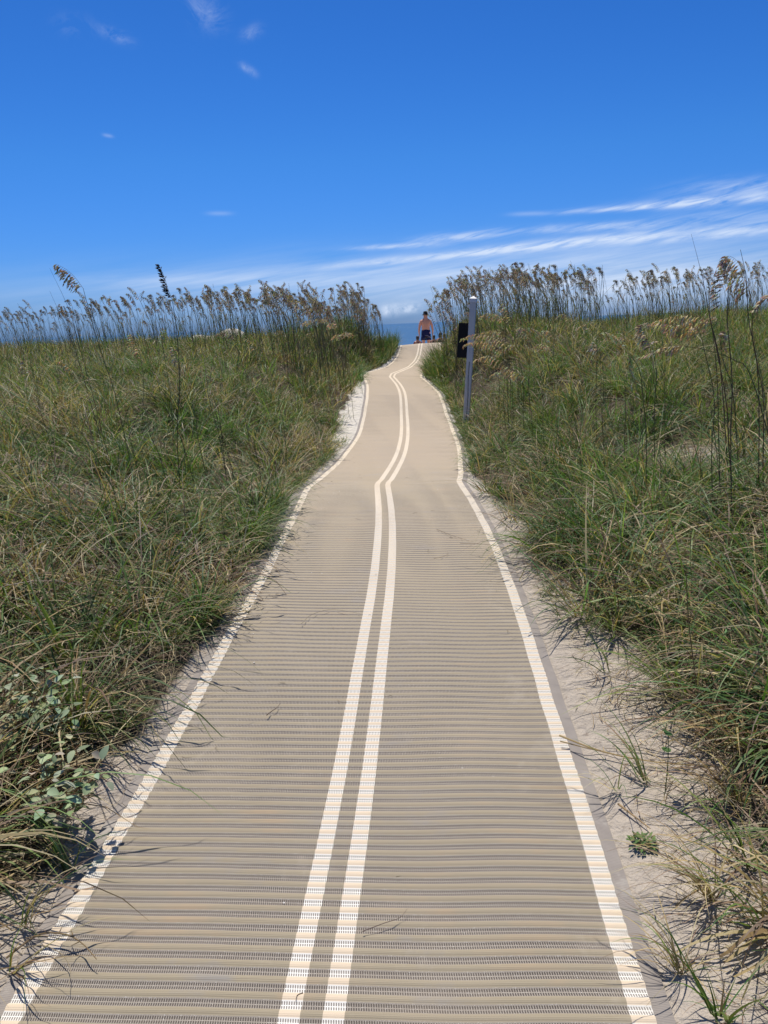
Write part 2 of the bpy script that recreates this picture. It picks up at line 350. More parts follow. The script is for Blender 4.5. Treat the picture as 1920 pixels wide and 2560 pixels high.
# ------------------------------------------------------------------ walkway mat
_m = (_gy > .2) & (_gy < 33.5)
cy = _gy[_m]; cx = _gx[_m]; cz0 = crest_z(cy, 0*cy)
seg = np.sqrt(np.diff(cx)**2+np.diff(cy)**2+np.diff(cz0)**2); arc = np.concatenate([[0], np.cumsum(seg)])
rows = np.arange(0, arc[-1], PITCHR/6); ry = np.interp(rows, arc, cy); rx = np.interp(ry, cy, cx)
tx = np.gradient(rx, ry); ln = np.sqrt(1+tx*tx); nx_, ny_ = 1/ln, -tx/ln
def mat_band(u0, u1, ncol, m_, name, parent, flat=False):
    us = np.linspace(u0, u1, ncol+1)
    U, Rw = np.meshgrid(us, rows); Yb = ry[:, None]+0*U; Xb = rx[:, None]+0*U
    edge = (.0022*np.sin(Rw*3.1+np.sign(U)*2+np.sin(Rw*.9)*2)+.0012*np.sin(Rw*11+np.sign(U)+2*np.sin(Rw*2.3)))*np.abs(U)/.75
    Ue = U+edge
    X = Xb+nx_[:, None]*Ue; Y = Yb+ny_[:, None]*Ue
    phase = Rw + .006*np.sin(U*1.9+Rw*.3)+.0014*np.sin(U*5.5+Rw*1.1)+.0007*np.sin(U*15+Rw*2.3) + .005*np.sin(U*7+.6)*np.exp(-((Rw-5.2)/1.4)**2)
    fr = np.mod(phase/PITCHR, 1)
    rib = np.where(fr < .48, np.sin(fr/.48*math.pi)**.6, 0)
    Z = crest_z(Y, X-pathx(Y)) - .001 + (.0058*rib if not flat else -.002)
    Z = Z + .0016*np.sin(Rw*5+U*3+2*np.sin(Rw*1.7))*np.cos(U*3+Rw*.9) + .0016*np.sin(Rw*17+U*5)*np.abs(U) + .0015*np.sin(U*9+Rw*2)
    if flat: Z = Z - .008*((np.abs(U)-.75)/.045)
    V = np.stack([X, Y, Z], -1).reshape(-1, 3)
    o = np_mesh(name, V, gridfaces(len(rows), ncol+1), m_, uv=np.stack([U, phase], -1).reshape(-1, 2))
    o.parent = parent; return o
walk = empty('walkway_mat', (0, 0, 0), 'long tan ribbed beach access mat with white stripes winding through the dunes', 'walkway mat')
mat_band(-.795, -.75, 1, M_BIND, 'edge_binding', walk, True); mat_band(.75, .795, 1, M_BIND, 'edge_binding', walk, True)
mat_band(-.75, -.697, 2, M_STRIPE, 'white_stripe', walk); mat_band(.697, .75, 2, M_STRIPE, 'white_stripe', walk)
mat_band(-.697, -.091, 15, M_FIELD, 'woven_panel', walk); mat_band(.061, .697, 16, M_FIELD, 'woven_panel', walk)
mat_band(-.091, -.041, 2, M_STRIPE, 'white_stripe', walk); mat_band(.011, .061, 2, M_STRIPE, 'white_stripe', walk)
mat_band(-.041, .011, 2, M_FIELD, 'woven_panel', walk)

# ------------------------------------------------------------------ grass
GREENS = np.array([(.090, .155, .030), (.120, .185, .040), (.050, .120, .030), (.155, .200, .075), (.140, .165, .045), (.030, .070, .016), (.085, .165, .062)])
DRYS = np.array([(.46, .34, .16), (.38, .26, .13), (.58, .46, .25), (.22, .135, .085), (.27, .18, .12), (.44, .37, .23), (.19, .13, .095)])
def blades(name, bx, by, bz, az, th0, bend, L, w, colr, K=5, curl=None, m_=M_GRASS, flop=.012):
    n = len(bx); t = np.linspace(0, 1, K+1)
    if curl is None: curl = rng.normal(0, .35, n)
    P = np.zeros((n, K+1, 3)); P[:, 0] = np.stack([bx, by, bz], -1)
    T = np.zeros((n, K+1, 3))
    for k in range(K+1):
        th = th0+bend*t[k]**1.3; a = az+curl*t[k]
        T[:, k] = np.stack([np.sin(th)*np.cos(a), np.sin(th)*np.sin(a), np.cos(th)], -1)
        if k: P[:, k] = P[:, k-1]+(T[:, k-1]+T[:, k])*.5*(L/K)[:, None]
    gz = ground(P[:, :, 0], P[:, :, 1])
    P[:, :, 2] = np.maximum(P[:, :, 2], gz+flop+rng.uniform(0, .02, (n, 1)))
    sa = az+rng.normal(0, .5, n)
    side = np.stack([-np.sin(sa), np.cos(sa), rng.normal(0, .25, n)], -1)
    ww = w[:, None]*(np.minimum(1, .6+2*t)*(1-t**2)+.06)[None]*.5
    A = P-side[:, None]*ww[:, :, None]; B = P+side[:, None]*ww[:, :, None]
    V = np.stack([A, B], 2).reshape(-1, 3)
    b0 = (np.arange(n)*(K+1)*2)[:, None]+np.arange(K)[None]*2
    Fq = np.stack([b0, b0+1, b0+3, b0+2], -1).reshape(-1, 4)
    base = np.array([.28, .21, .10]); tt = np.clip(t*3, 0, 1)[None, :, None]
    C = colr[:, None]*tt+(colr*.65+base*.35)[:, None]*(1-tt)
    C = np.repeat(C, 2, axis=1).reshape(-1, 3)
    return V, Fq, C
def merge(parts):
    Vs, Fs, Cs, b = [], [], [], 0
    for V, Fq, C in parts: Vs.append(V); Fs.append(Fq+b); Cs.append(C); b += len(V)
    return np.concatenate(Vs), np.concatenate(Fs), np.concatenate(Cs)
SHRUBS = []
def clump(x, y):
    v = veg(x, y)*(.30+.70*sstep((bumps(x, y, .75, 33)+bumps(x, y, 1.7, 2)*.7+.22)/.35))
    for (sx_, sy_, sr_) in SHRUBS: v = v*(1-.9*np.exp(-((x-sx_)**2+(y-sy_)**2)/sr_**2))
    return v
SHRUBS += [(-1.02, 2.02, .17), (-1.22, 2.55, .16)]
def sample(n, y0, y1, kx, ex, dens=clump, extra=None):
    X, Y = [], []; got = 0
    while got < n:
        y = rng.uniform(y0, y1, n*3); hx = kx*y+ex; x = rng.uniform(-1, 1, n*3)*(kx*y1+ex)
        ok = (np.abs(x) < hx) & (rng.uniform(0, 1, n*3) < dens(x, y))
        X.append(x[ok]); Y.append(y[ok]); got += ok.sum()
    return np.concatenate(X)[:n], np.concatenate(Y)[:n]
def pick_colors(n, dry, x, y):
    g = GREENS[rng.integers(0, len(GREENS), n)]*rng.uniform(.75, 1.3, (n, 1)); d = DRYS[rng.integers(0, len(DRYS), n)]*rng.uniform(.7, 1.25, (n, 1))
    return np.where((rng.uniform(0, 1, n) < dry)[:, None], d, g)
def tufts(nt, per, y0, y1, kx, ex, L, w, spread, K, dry, upright=.35, bendm=1.3, extra=None):
    tx_, ty_ = sample(nt, y0, y1, kx, ex)
    ts = rng.lognormal(0, .28, nt)                      # tuft size
    pn = bumps(tx_, ty_, 2.1, 3)*1.5+bumps(tx_, ty_, .8, 9)
    td = np.clip(rng.beta(1.0, 1.6, nt)*dry*2.4*np.exp(pn*1.3), 0, .95); ts = ts*np.exp(-.24*pn+.22*bumps(tx_, ty_, .7, 15))
    ts = np.clip(ts, .4, 1.38)
    lum = np.clip(.88*np.exp(bumps(tx_, ty_, 1.4, 20)*1.0), .45, 1.4)
    tw = rng.uniform(0, 6.28, nt)
    tu = rng.uniform(.6, 1.5, nt)
    tcl = GREENS[rng.integers(0, len(GREENS), nt)]
    cnt = rng.poisson(per*np.clip(ts, .5, 1.6)); idx = np.repeat(np.arange(nt), cnt); n = len(idx)
    rr = spread*ts[idx]*np.sqrt(rng.uniform(0, 1, n)); aa = rng.uniform(0, 6.28, n)
    bx = tx_[idx]+rr*np.cos(aa); by = ty_[idx]+rr*np.sin(aa)
    ok = np.abs(bx-pathx(by)) > .83; idx, bx, by, aa, rr = idx[ok], bx[ok], by[ok], aa[ok], rr[ok]; n = len(idx)
    az = aa+rng.normal(0, .7, n)+0*tw[idx]
    # slight lean with the sea wind
    wx = np.cos(az)-.25; wy = np.sin(az)-.12; az = np.arctan2(wy, wx)
    th0 = np.abs(rng.normal(.10, .22, n))+rr/spread*upright
    bend = np.clip(rng.normal(bendm, .5, n), .1, 2.6)*tu[idx]
    LL = L*ts[idx]*rng.uniform(.5, 1.25, n)*np.clip(.52+(np.abs(bx-pathx(by))-.83)*1.2, .5, 1)
    LL = LL*np.where((bx > pathx(by)) & (by < 3.2), np.clip(.45+(bx-pathx(by)-1.05)*1.1, .5, 1), 1)
    isdry = rng.uniform(0, 1, n) < td[idx]
    g = (tcl[idx]*.55+GREENS[rng.integers(0, len(GREENS), n)]*.45)*rng.uniform(.7, 1.65, (n, 1))*1.08*lum[idx][:, None]
    d = DRYS[rng.integers(0, len(DRYS), n)]*rng.uniform(.7, 1.2, (n, 1))
    col = np.where(isdry[:, None], d, g)
    ww = w*rng.uniform(.6, 1.3, n)
    return blades('g', bx, by, ground(bx, by)-.01, az, th0, bend, LL, ww, col, K)
parts = [tufts(340, 50, .55, 5.2, .60, .9, .58, .0088, .06, 7, .50, .45, 1.6),
         tufts(1350, 42, 5.0, 12.5, .60, .9, .48, .0088, .10, 5, .44, .4, 1.3),
         tufts(3000, 27, 12.2, 24.5, .56, .8, .39, .0115, .13, 4, .46, .35, .95),
         tufts(300, 34, 22, 29.5, .10, 1.8, .50, .013, .14, 4, .25, .3, .8)]
def edge_tufts(side, y0, y1, nt, per, L, w, off0, off1, dry=.12, upright=.5, bendm=1.5, K=6):
    "clumps growing right at the mat edge and spilling over it"
    n = nt*per; ty = np.repeat(rng.uniform(y0, y1, nt), per); to = np.repeat(rng.uniform(off0, off1, nt), per); sz = np.repeat(rng.uniform(.6, 1.2, nt), per)
    bx = pathx(ty)+side*(.83+to)+rng.normal(0, .035, n); by = ty+rng.normal(0, .05, n)
    bx = np.where(np.abs(bx-pathx(by)) < .82, pathx(by)+side*.83, bx)
    az = rng.uniform(0, 6.28, n); az = np.where(rng.uniform(0, 1, n) < .35, np.where(side > 0, math.pi, 0)+rng.normal(0, .7, n), az)
    return blades('e', bx, by, ground(bx, by)-.01, az, np.abs(rng.normal(.12, .22, n))+upright*rng.uniform(0, .8, n), np.clip(rng.normal(bendm, .5, n), .1, 2.6), L*sz*rng.uniform(.45, 1.2, n), w*rng.uniform(.6, 1.25, n), pick_colors(n, dry, 0, 0), K)
parts += [edge_tufts(-1, 3.4, 4.4, 8, 45, .30, .0055, .04, .14), edge_tufts(-1, 4.6, 6.4, 15, 45, .36, .006, .0, .10, .2), edge_tufts(-1, 6.4, 11, 26, 36, .26, .0065, .03, .14, .2), edge_tufts(-1, 17.5, 21.5, 34, 26, .38, .011, .0, .15, .08),
          edge_tufts(1, 7.5, 13, 40, 34, .30, .0075, .02, .14, .12), edge_tufts(1, 13, 18, 36, 26, .34, .010, .0, .12, .15), edge_tufts(1, 18, 22.5, 46, 40, .60, .012, .0, .35, .15, .35, .9),
          edge_tufts(-1, 26.3, 28.9, 60, 30, .66, .012, .03, .75, .12, .15, .55), edge_tufts(-1, 24, 27, 26, 26, .45, .012, .1, .4, .12, .3, .9), edge_tufts(1, 3.6, 7.5, 12, 22, .2, .0045, .05, .2, .3)]
def stems(n, y0, y1, kx, ex, L, w):
    "upright dark flowering stems standing out of the grass"
    x, y = sample(n, y0, y1, kx, ex); ok = np.abs(x-pathx(y)) > 1.0; x, y = x[ok], y[ok]; n = len(x)
    cb = np.array([(.09, .075, .04), (.13, .10, .055), (.06, .07, .03), (.20, .15, .09)])[rng.integers(0, 4, n)]
    return blades('s', x, y, ground(x, y), rng.uniform(2.2, 4.2, n), np.abs(rng.normal(.12, .12, n)), rng.normal(.12, .12, n), L*rng.uniform(.6, 1.2, n), w*rng.uniform(.7, 1.2, n), cb, 4)
parts += [stems(70, 3, 6, .58, .6, .75, .005), stems(420, 6, 12.5, .56, .6, .80, .0055), stems(1100, 12.5, 22, .55, .6, .80, .009)]
Vg, Fg, Cg = merge(parts)
gr = np_mesh('dune_grass', Vg, Fg, M_GRASS, colors=Cg, smooth=True)
tag(gr, 'dense green dune grass covering the sand on both sides of the walkway', 'grass', kind='stuff')
# fallen straw and dead blades lying tangled between the tufts
def litter(n, y0, y1, kx, ex, L, w, K=6):
    x, y = sample(n, y0, y1, kx, ex, dens=lambda a, b: np.clip(veg(a, b)*1.15+.5*(np.abs(a-pathx(b)) > .9)*(a > pathx(b))*(b < 8)+.08, 0, 1)*(np.abs(a-pathx(b)) > .83))
    h = rng.exponential(.07, n)*veg(x, y)
    col = DRYS[rng.integers(0, len(DRYS), n)]*rng.uniform(.55, 1.15, (n, 1))
    LL = L*rng.uniform(.2, 1.2, n)*np.where(veg(x, y) < .3, .35, 1)
    return blades('l', x, y, ground(x, y)+h, rng.uniform(0, 6.28, n), rng.normal(1.35, .22, n), rng.normal(.35, .35, n), LL, w*rng.uniform(.4, 1.3, n), col, K, curl=rng.normal(0, 1.5, n), flop=.003)
Vl, Fl, Cl = merge([litter(24000, .55, 5.2, .60, .9, .34, .0034), litter(26000, 5, 13, .58, .9, .34, .0052, 4), litter(14000, 13, 22, .55, .6, .3, .008, 3)])
li = np_mesh('fallen_straw', Vl, Fl, M_STRAW, colors=Cl); tag(li, 'tangled dead straw and twigs lying among the grass', 'straw', kind='stuff')

# ------------------------------------------------------------------ sea oats
BROWN = [(.70, .60, .42), (.54, .44, .29), (.82, .73, .54), (.30, .23, .15)]
GOLD = [(.88, .76, .42), (.80, .66, .32), (.92, .84, .58), (.62, .50, .24)]
PALE = [(.80, .70, .50), (.70, .60, .40), (.88, .80, .62), (.52, .42, .27)]
DARK = [(.055, .035, .03), (.08, .05, .04), (.04, .028, .025)]
YGREEN = [(.62, .62, .26), (.50, .53, .22), (.74, .70, .38)]
def spline(pts, n):
    pts = [np.array(p, float) for p in pts]; P = [2*pts[0]-pts[1]]+pts+[2*pts[-1]-pts[-2]]; o = []
    m_ = len(pts)-1
    for i in range(n):
        f = i/(n-1)*m_; k = min(int(f), m_-1); t = f-k; a, b, c, d = P[k:k+4]
        o.append(.5*((2*b)+(c-a)*t+(2*a-5*b+4*c-d)*t*t+(3*b-a-3*c+d)*t**3))
    return o
def head_mesh(pts, cols, nb=16, blen=.06, sl=.024, sw=.008, per=4, hang=1.0, taper=True, twig=(.36, .28, .17), rr=.0012):
    "nodding panicle along pts (base to tip): branchlets hung side by side like a comb, each a string of narrow spikelets"
    mb = MB(); pts = spline(pts, nb+1); mb.tube(pts, [rr*(1.3-.8*i/nb) for i in range(nb+1)], 3, twig)
    lean_ = pts[-1]-pts[0]; lean_ = np.array([lean_[0], lean_[1], 0]); lean_ /= np.linalg.norm(lean_)+1e-6
    for i in range(1, nb+1):
        t = i/nb; p = pts[i]; tn = pts[min(i+1, nb)]-pts[i-1]; tn /= np.linalg.norm(tn)+1e-9
        env = (.6+.4*math.sin(min(1, t*1.8)*math.pi/2))*(1-.65*max(0, t-.4)/.6) if taper else 1
        for s_ in range(2):
            out = lean_*.75+np.array([random.gauss(0, .45), random.gauss(0, .45), -.35*hang]); out -= tn*(out@tn)*.8; out /= np.linalg.norm(out)+1e-9
            L = blen*env*random.uniform(.75, 1.15); q = p.copy(); d = out*.6+tn*.55
            nn = max(2, int(per*env+.5)); stp = L/nn; bp = [q.copy()]; col = random.choice(cols)
            for k in range(nn):
                d = d*.72+np.array([0, 0, -1.0])*.38*hang+lean_*.05; d /= np.linalg.norm(d)+1e-9
                q = q+d*stp; bp.append(q.copy())
                sd = d+np.array([random.gauss(0, .2), random.gauss(0, .2), random.gauss(0, .12)])
                mb.seed(q-d*sl*.4, sd, sl*random.uniform(.85, 1.25), sw*random.uniform(.8, 1.15), tuple(c*random.uniform(.8, 1.15) for c in col))
            mb.tube(bp, rr*.5, 3, twig, cap=False)
    return mb
def stem_mesh(pts, r0=.0028, r1=.0014, col=(.16, .15, .07), n=9, leaves=0, ll=.4, lc=(.12, .15, .06), lw=.006):
    mb = MB(); P = spline(pts, n); mb.tube(P, [r0+(r1-r0)*i/(n-1) for i in range(n)], 4, col)
    for k in range(leaves):
        i = random.randint(0, max(1, n//2)); p = P[i]; a = random.uniform(0, 6.28); L = ll*random.uniform(.6, 1.2)
        q = [p, p+np.array([math.cos(a)*.15, math.sin(a)*.15, .55])*L*.6, p+np.array([math.cos(a)*.5, math.sin(a)*.5, .75])*L, p+np.array([math.cos(a)*.9, math.sin(a)*.9, .45])*L]
        mb.ribbon(spline(q, 6), lw*random.uniform(.7, 1.2), random.choice([lc, (.30, .24, .12), (.10, .14, .05)]))
    return mb
# shared variants for the many oats on the skyline; unit: metres, root at the origin
variants = []
for k in range(14):
    h = random.uniform(.95, 1.2); lean = random.uniform(-.22, .02); droop = random.choice([.1, .2, .3, .34, .36])
    fy = random.uniform(-.06, .06)
    top = np.array([lean*h, fy, h])
    st = [np.zeros(3), np.array([lean*.2*h, fy*.3, h*.5]), top]
    hl = random.uniform(.26, .38)
    d0 = np.array([lean*1.3-.12, fy, 1.0]); d0 /= np.linalg.norm(d0)
    nod = [.9, .5, .1, -.3, -.8, .6, .2][k % 7]
    d1 = np.array([-1.0 if k % 5 else .6, fy*3, nod]); d1 /= np.linalg.norm(d1)
    hp = [top, top+d0*hl*.4, top+d0*hl*.62+d1*hl*.12, top+d0*hl*.68+d1*hl*.36]
    cols = random.choice([BROWN, BROWN, GOLD, BROWN+GOLD[:1]])
    hm = head_mesh(hp, cols, nb=14, blen=.072, sl=.038, sw=.0135, per=3, rr=.0022, twig=(.45, .36, .22)).mesh('seed_head', M_OAT)
    sm = stem_mesh(st, .0052, .0032, (.24, .20, .11), 7, leaves=2, ll=.5, lw=.009).mesh('stem', M_GRASS)
    variants.append((sm, hm))
spikes = []       # bare pointed flowering spikes without seed
for k in range(4):
    h = random.uniform(1.15, 1.4); lean = random.uniform(-.25, -.05)
    mb = stem_mesh([(0, 0, 0), (lean*.25*h, 0, h*.5), (lean*h, 0, h)], .0042, .001, (.20, .16, .10), 7, leaves=1, ll=.4, lw=.008)
    for i in range(14):
        t = .72+.28*i/14; p = np.array([lean*h*t, 0, h*t]); mb.seed(p, (random.gauss(-.25, .2), random.gauss(0, .2), 1), .03, .005, (.17, .12, .08))
    spikes.append(mb.mesh('stem', M_GRASS))
def place_oat(x, y, sc, rz, label, group, tilt=0):
    r = empty('sea_oat', (x, y, float(ground(x, y))-.02), label, 'sea oat', group)
    r.rotation_euler = (random.gauss(0, .05), random.gauss(tilt, .05), rz); r.scale = (sc, sc, sc)
    if random.random() < .22:
        o = bpy.data.objects.new('stem', random.choice(spikes)); COL.objects.link(o); o.parent = r
    else:
        sm, hm = random.choice(variants)
        for nm, me in (('stem', sm), ('seed_head', hm)):
            o = bpy.data.objects.new(nm, me); COL.objects.link(o); o.parent = r
    return r
# skyline density by photo column: (px, tip height above the horizon in px, relative number)
sky = [(-60, 60, .6), (0, 65, .7), (150, 72, .8), (300, 80, .9), (450, 90, .9), (560, 92, 1), (700, 92, 1.5), (850, 92, 2.2), (950, 92, 2.0), (985, 80, .9), (1002, 70, .1), (1085, 55, .1), (1110, 70, 1.2), (1160, 95, 2.2), (1300, 112, 2.4), (1420, 108, 2.0), (1490, 100, 1.2), (1560, 85, .35), (1610, 85, 1.1), (1700, 98, 1.2), (1800, 92, 1.0), (1920, 95, 1.0), (2020, 90, .6)]
spx = np.array([s[0] for s in sky], float); sh = np.array([s[1] for s in sky], float); sd = np.array([s[2] for s in sky])
def hz(px): return 810.6-(px-960)*.0404
n_ind, allp = 0, []
while len(allp) < 1150:
    px = random.uniform(-80, 2040)
    if random.random()*2.4 > np.interp(px, spx, sd): continue
    if 860 < px < 1010: Yd = random.uniform(23, 27.2)
    elif px < 1010: Yd = random.uniform(15, 23)
    else: Yd = random.uniform(15.5, 22)
    p = at(px, hz(px), Yd); gz_ = float(ground(p[0], Yd))
    if abs(p[0]-float(pathx(Yd))) < 1.0 or 1035 < px < 1098: continue
    if veg(p[0], np.array(Yd)) < .3 or (n_ind > 20000): continue
    top = EYE+np.interp(px, spx, sh)/FPX*Yd*random.choice([random.uniform(.35, .85), random.uniform(.75, 1.06), random.uniform(.9, 1.2)])
    hgt = top-gz_
    if hgt < .6: continue
    allp.append((px, p[0], Yd, min(1.25, hgt/1.30)))
order = sorted(range(len(allp)), key=lambda i: -allp[i][3]/allp[i][2])
keep = set(order[:262])
rest = MB()
for i, (px, x, y, s) in enumerate(allp):
    rz = random.gauss(.0, .35)
    if i in keep:
        if px < 1040: place_oat(x, y, s, rz, 'slender sea oat with tan drooping seed head on the left dune skyline', 'sea oats along the left dune skyline')
        else: place_oat(x, y, s, rz, 'slender sea oat with tan drooping seed head on the right dune skyline', 'sea oats along the right dune skyline')
    else:
        sm, hm = random.choice(variants); Mx = Matrix.Translation((x, y, float(ground(x, y))-.02)) @ Euler((random.gauss(0, .06), random.gauss(-.03, .06), rz)).to_matrix().to_4x4() @ Matrix.Scale(s, 4)
        A = np.array(Mx)
        for me in (sm, hm):
            nv = len(me.vertices); co = np.zeros(nv*3, np.float32); me.vertices.foreach_get('co', co); co = co.reshape(-1, 3)@A[:3, :3].T+A[:3, 3]
            cc = np.zeros(nv*4, np.float32); me.color_attributes['Col'].data.foreach_get('color', cc); cc = cc.reshape(-1, 4)[:, :3]
            b = len(rest.v); rest.v += [tuple(v) for v in co.tolist()]; rest.c += [tuple(v) for v in cc.tolist()]
            rest.f += [tuple(b+j for j in p.vertices) for p in me.polygons]
tag(rest.build('sea_oats', M_OAT), 'smaller sea oats crowded behind the taller ones on the dunes', 'sea oats', kind='stuff')

def hero(label, Y, stem_px, head_px=None, cols=GOLD, nb=26, blen=.07, sl=.024, sw=.011, per=4, hang=1.0, scol=(.17, .15, .07), r0=.0035, r1=.0018, dy=0.0, leaves=1, spiky=False, cat='sea oat', group=None):
    "a near sea oat standing at distance Y; stem_px from the top down in photo pixels, continued to its root in the ground"
    S = [at(px, py, Y+dy*i/max(1, len(stem_px)-1)) for i, (px, py) in enumerate(stem_px)]
    d = S[-1]-S[-2]; d = d/np.linalg.norm(d); p = S[-1].copy(); c = 0
    while p[2] > float(ground(p[0], p[1]))-.02 and c < 200: p = p+np.array([d[0]*.02*.6, 0, -.02]); c += 1
    root = p; S.append(root); S = S[::-1]
    wq = random.uniform(.006, .02)*random.choice((-1, 1)); S = [q+np.array([math.sin(i*2.1)*wq, 0, 0])*(0 < i < len(S)-1) for i, q in enumerate(S)]
    r = empty('sea_oat', root, label, cat, group)
    o = stem_mesh([s-root for s in S], r0, r1, scol, 14, leaves=leaves, ll=.35).build('stem', M_GRASS, r)
    if head_px:
        Hh = [at(px, py, Y) for px, py in head_px]
        if np.linalg.norm(Hh[0]-at(*stem_px[0], Y)) < .08: Hh[0] = at(*stem_px[0], Y)
        head_mesh([h-root for h in Hh], cols, max(8, int(nb*.8)), blen*1.15, sl*1.4, sw*1.35, per, hang*.72).build('seed_head', M_OAT, r)
    return r
# left side, near
hero('tall pale drooping sea oat leaning over the left skyline', 6.0, [(208, 721), (232, 803), (253, 881), (283, 978), (313, 1086)], [(208, 721), (188, 694), (168, 675), (143, 660)], PALE+BROWN, 20, .085, .026, .009, 4, 1.1)
hero('thin bare dark stalk leftmost of the tall stems on the left', 6.0, [(124, 670), (172, 773), (200, 880), (241, 1014)], None, r0=.003, r1=.0007, scol=(.11, .09, .06))
hero('short thin stalk with pointed tip left of the pale drooping sea oat', 6.4, [(124, 727), (152, 790), (185, 880), (229, 1001)], None, r0=.003, r1=.0007, scol=(.11, .09, .06))
hero('dark almost black upright sea oat on the left dune', 5.8, [(430, 748), (441, 821), (446, 960), (446, 1086)], [(430, 752), (420, 722), (410, 690), (398, 664)], DARK, 30, .035, .020, .007, 3, .2, scol=(.07, .05, .035), r0=.0035, r1=.002)
hero('yellow green sea oat head hanging low on the left dune', 7.5, [(404, 850), (418, 910), (424, 1000)], [(404, 850), (396, 836), (402, 820), (408, 880)], YGREEN, 16, .10, .022, .008, 4, 1.2)
hero('pale gold sea oat leaning left beneath the dark one', 8.0, [(352, 900), (356, 960), (360, 1050)], [(352, 905), (348, 880), (338, 858), (330, 838)], GOLD, 16, .07)
hero('small cream sea oat head low among the left grass', 8.0, [(446, 918), (448, 970), (450, 1040)], [(446, 918), (443, 900), (436, 885), (432, 870)], PALE, 10, .05)
hero('golden sea oat head lying over leftwards in the left grass', 8.2, [(182, 930), (196, 970), (210, 1040)], [(182, 932), (172, 918), (160, 908), (148, 902)], GOLD, 12, .05)
hero('pale sea oat close to the left photo edge', 8.0, [(66, 945), (72, 990), (82, 1060)], [(66, 945), (64, 930), (60, 916), (58, 905)], PALE, 10, .05)
hero('gold sea oat tuft in front of the white sand hump', 15, [(588, 850), (592, 880), (596, 905)], [(588, 850), (580, 836), (562, 830), (545, 836)], PALE, 14, .10, .035, .014)
hero('gold sea oat right of the white sand hump', 14, [(640, 880), (642, 905)], [(640, 880), (634, 862), (628, 850), (612, 846)], GOLD, 12, .09, .03, .012)
hero('reddish brown leaning stalk in the middle of the left grass', 6.2, [(530, 1000), (542, 1050), (570, 1130)], None, r0=.003, r1=.001, scol=(.20, .11, .06))
for k, (a, b_, Yk) in enumerate([((365, 1028), (400, 1150), 5.6), ((384, 924), (455, 1110), 6), ((512, 905), (548, 1100), 6.2), ((610, 985), (640, 1150), 6), ((540, 960), (545, 1040), 7), ((700, 960), (706, 1060), 8), ((90, 935), (120, 1100), 6), ((0, 905), (60, 1080), 6.2), ((480, 1000), (500, 1100), 6), ((310, 1010), (330, 1100), 6), ((770, 850), (775, 930), 11), ((720, 870), (722, 940), 11)]):
    m2 = ((a[0]+b_[0])/2-4, (a[1]+b_[1])/2)
    hero('bare dark grass stalk standing in the left dune grass', Yk, [a, m2, b_], None, r0=.003, r1=.001, scol=(.10, .08, .05), group='bare stalks in the left grass', cat='grass stalk', leaves=0)
# right side, near
hero('large cream sea oat arching at the right edge against the sky', 5.0, [(1869, 703), (1878, 775), (1884, 837), (1892, 906), (1906, 1005), (1911, 1143)], [(1874, 735), (1862, 694), (1845, 655), (1822, 640), (1808, 650)], PALE+GOLD[:1], 26, .125, .026, .010, 5, 1.9, r0=.0042, r1=.002, scol=(.20, .12, .07))
hero('brown sea oat with sparse clusters left of the large cream one', 5.0, [(1775, 792), (1792, 876), (1812, 1005), (1826, 1120)], [(1770, 770), (1772, 735), (1785, 690), (1800, 648)], BROWN+PALE[:1], 22, .07, .024, .009, 3, .25, scol=(.17, .10, .06), r0=.0045)
hero('very tall thin bare spike highest on the right', 5.2, [(1728, 585), (1745, 660), (1762, 723), (1778, 800), (1800, 930)], None, r0=.0035, r1=.0006, scol=(.15, .09, .07))
hero('bare dark spike rising behind the large cream sea oat', 4.9, [(1851, 624), (1866, 698), (1878, 800), (1890, 950)], None, r0=.0035, r1=.0012, scol=(.12, .07, .06))
hero('thick dark stalk with a broken top at the right', 4.5, [(1822, 718), (1823, 777), (1821, 837), (1825, 955), (1832, 1104)], None, r0=.0036, r1=.0018, scol=(.15, .10, .07))
hero('big golden sea oat arching left below the horizon at the right', 4.9, [(1778, 812), (1784, 850), (1790, 950), (1800, 1100)], [(1781, 822), (1760, 796), (1713, 786), (1675, 792), (1640, 803)], GOLD, 28, .085, .026, .009, 5, 1.3)
hero('second golden sea oat arching left beneath the big one', 4.7, [(1750, 830), (1762, 880), (1780, 1000), (1785, 1130)], [(1752, 832), (1728, 814), (1690, 812), (1650, 808)], GOLD, 24, .08, .026, .009, 5, 1.3)
hero('golden sea oat lying flat leftwards with stem from the right', 4.8, [(1712, 866), (1760, 874), (1840, 900), (1880, 960)], [(1730, 868), (1690, 864), (1655, 870), (1602, 893)], GOLD+BROWN[:1], 22, .055, .024, .008, 4, 1.0, leaves=0)
hero('pale green sea oat head hanging straight down at the right', 5.0, [(1574, 884), (1600, 930), (1612, 1020), (1614, 1120)], [(1574, 884), (1570, 900), (1578, 950), (1592, 1000)], YGREEN+PALE[:1], 18, .06, .024, .009, 4, .9)
hero('pinkish tan sea oat upright beside the pale green one', 5.6, [(1630, 870), (1636, 930), (1640, 1060)], [(1632, 880), (1622, 850), (1612, 828), (1606, 812)], PALE+BROWN, 18, .07)
hero('slim cream sea oat hanging near the big golden ones', 5.2, [(1800, 850), (1812, 900), (1830, 1000)], [(1800, 858), (1795, 838), (1804, 830), (1812, 870)], PALE, 10, .05)
hero('golden sea oat arching right in the middle of the right dune', 7.5, [(1492, 838), (1490, 900), (1492, 1000)], [(1492, 842), (1508, 830), (1535, 842), (1562, 876)], GOLD+PALE[:1], 20, .08)
hero('rosy sea oat tuft beneath the golden arching one', 7.6, [(1500, 880), (1506, 950), (1510, 1040)], [(1500, 886), (1496, 868), (1488, 854), (1480, 870)], PALE+BROWN, 14, .09)
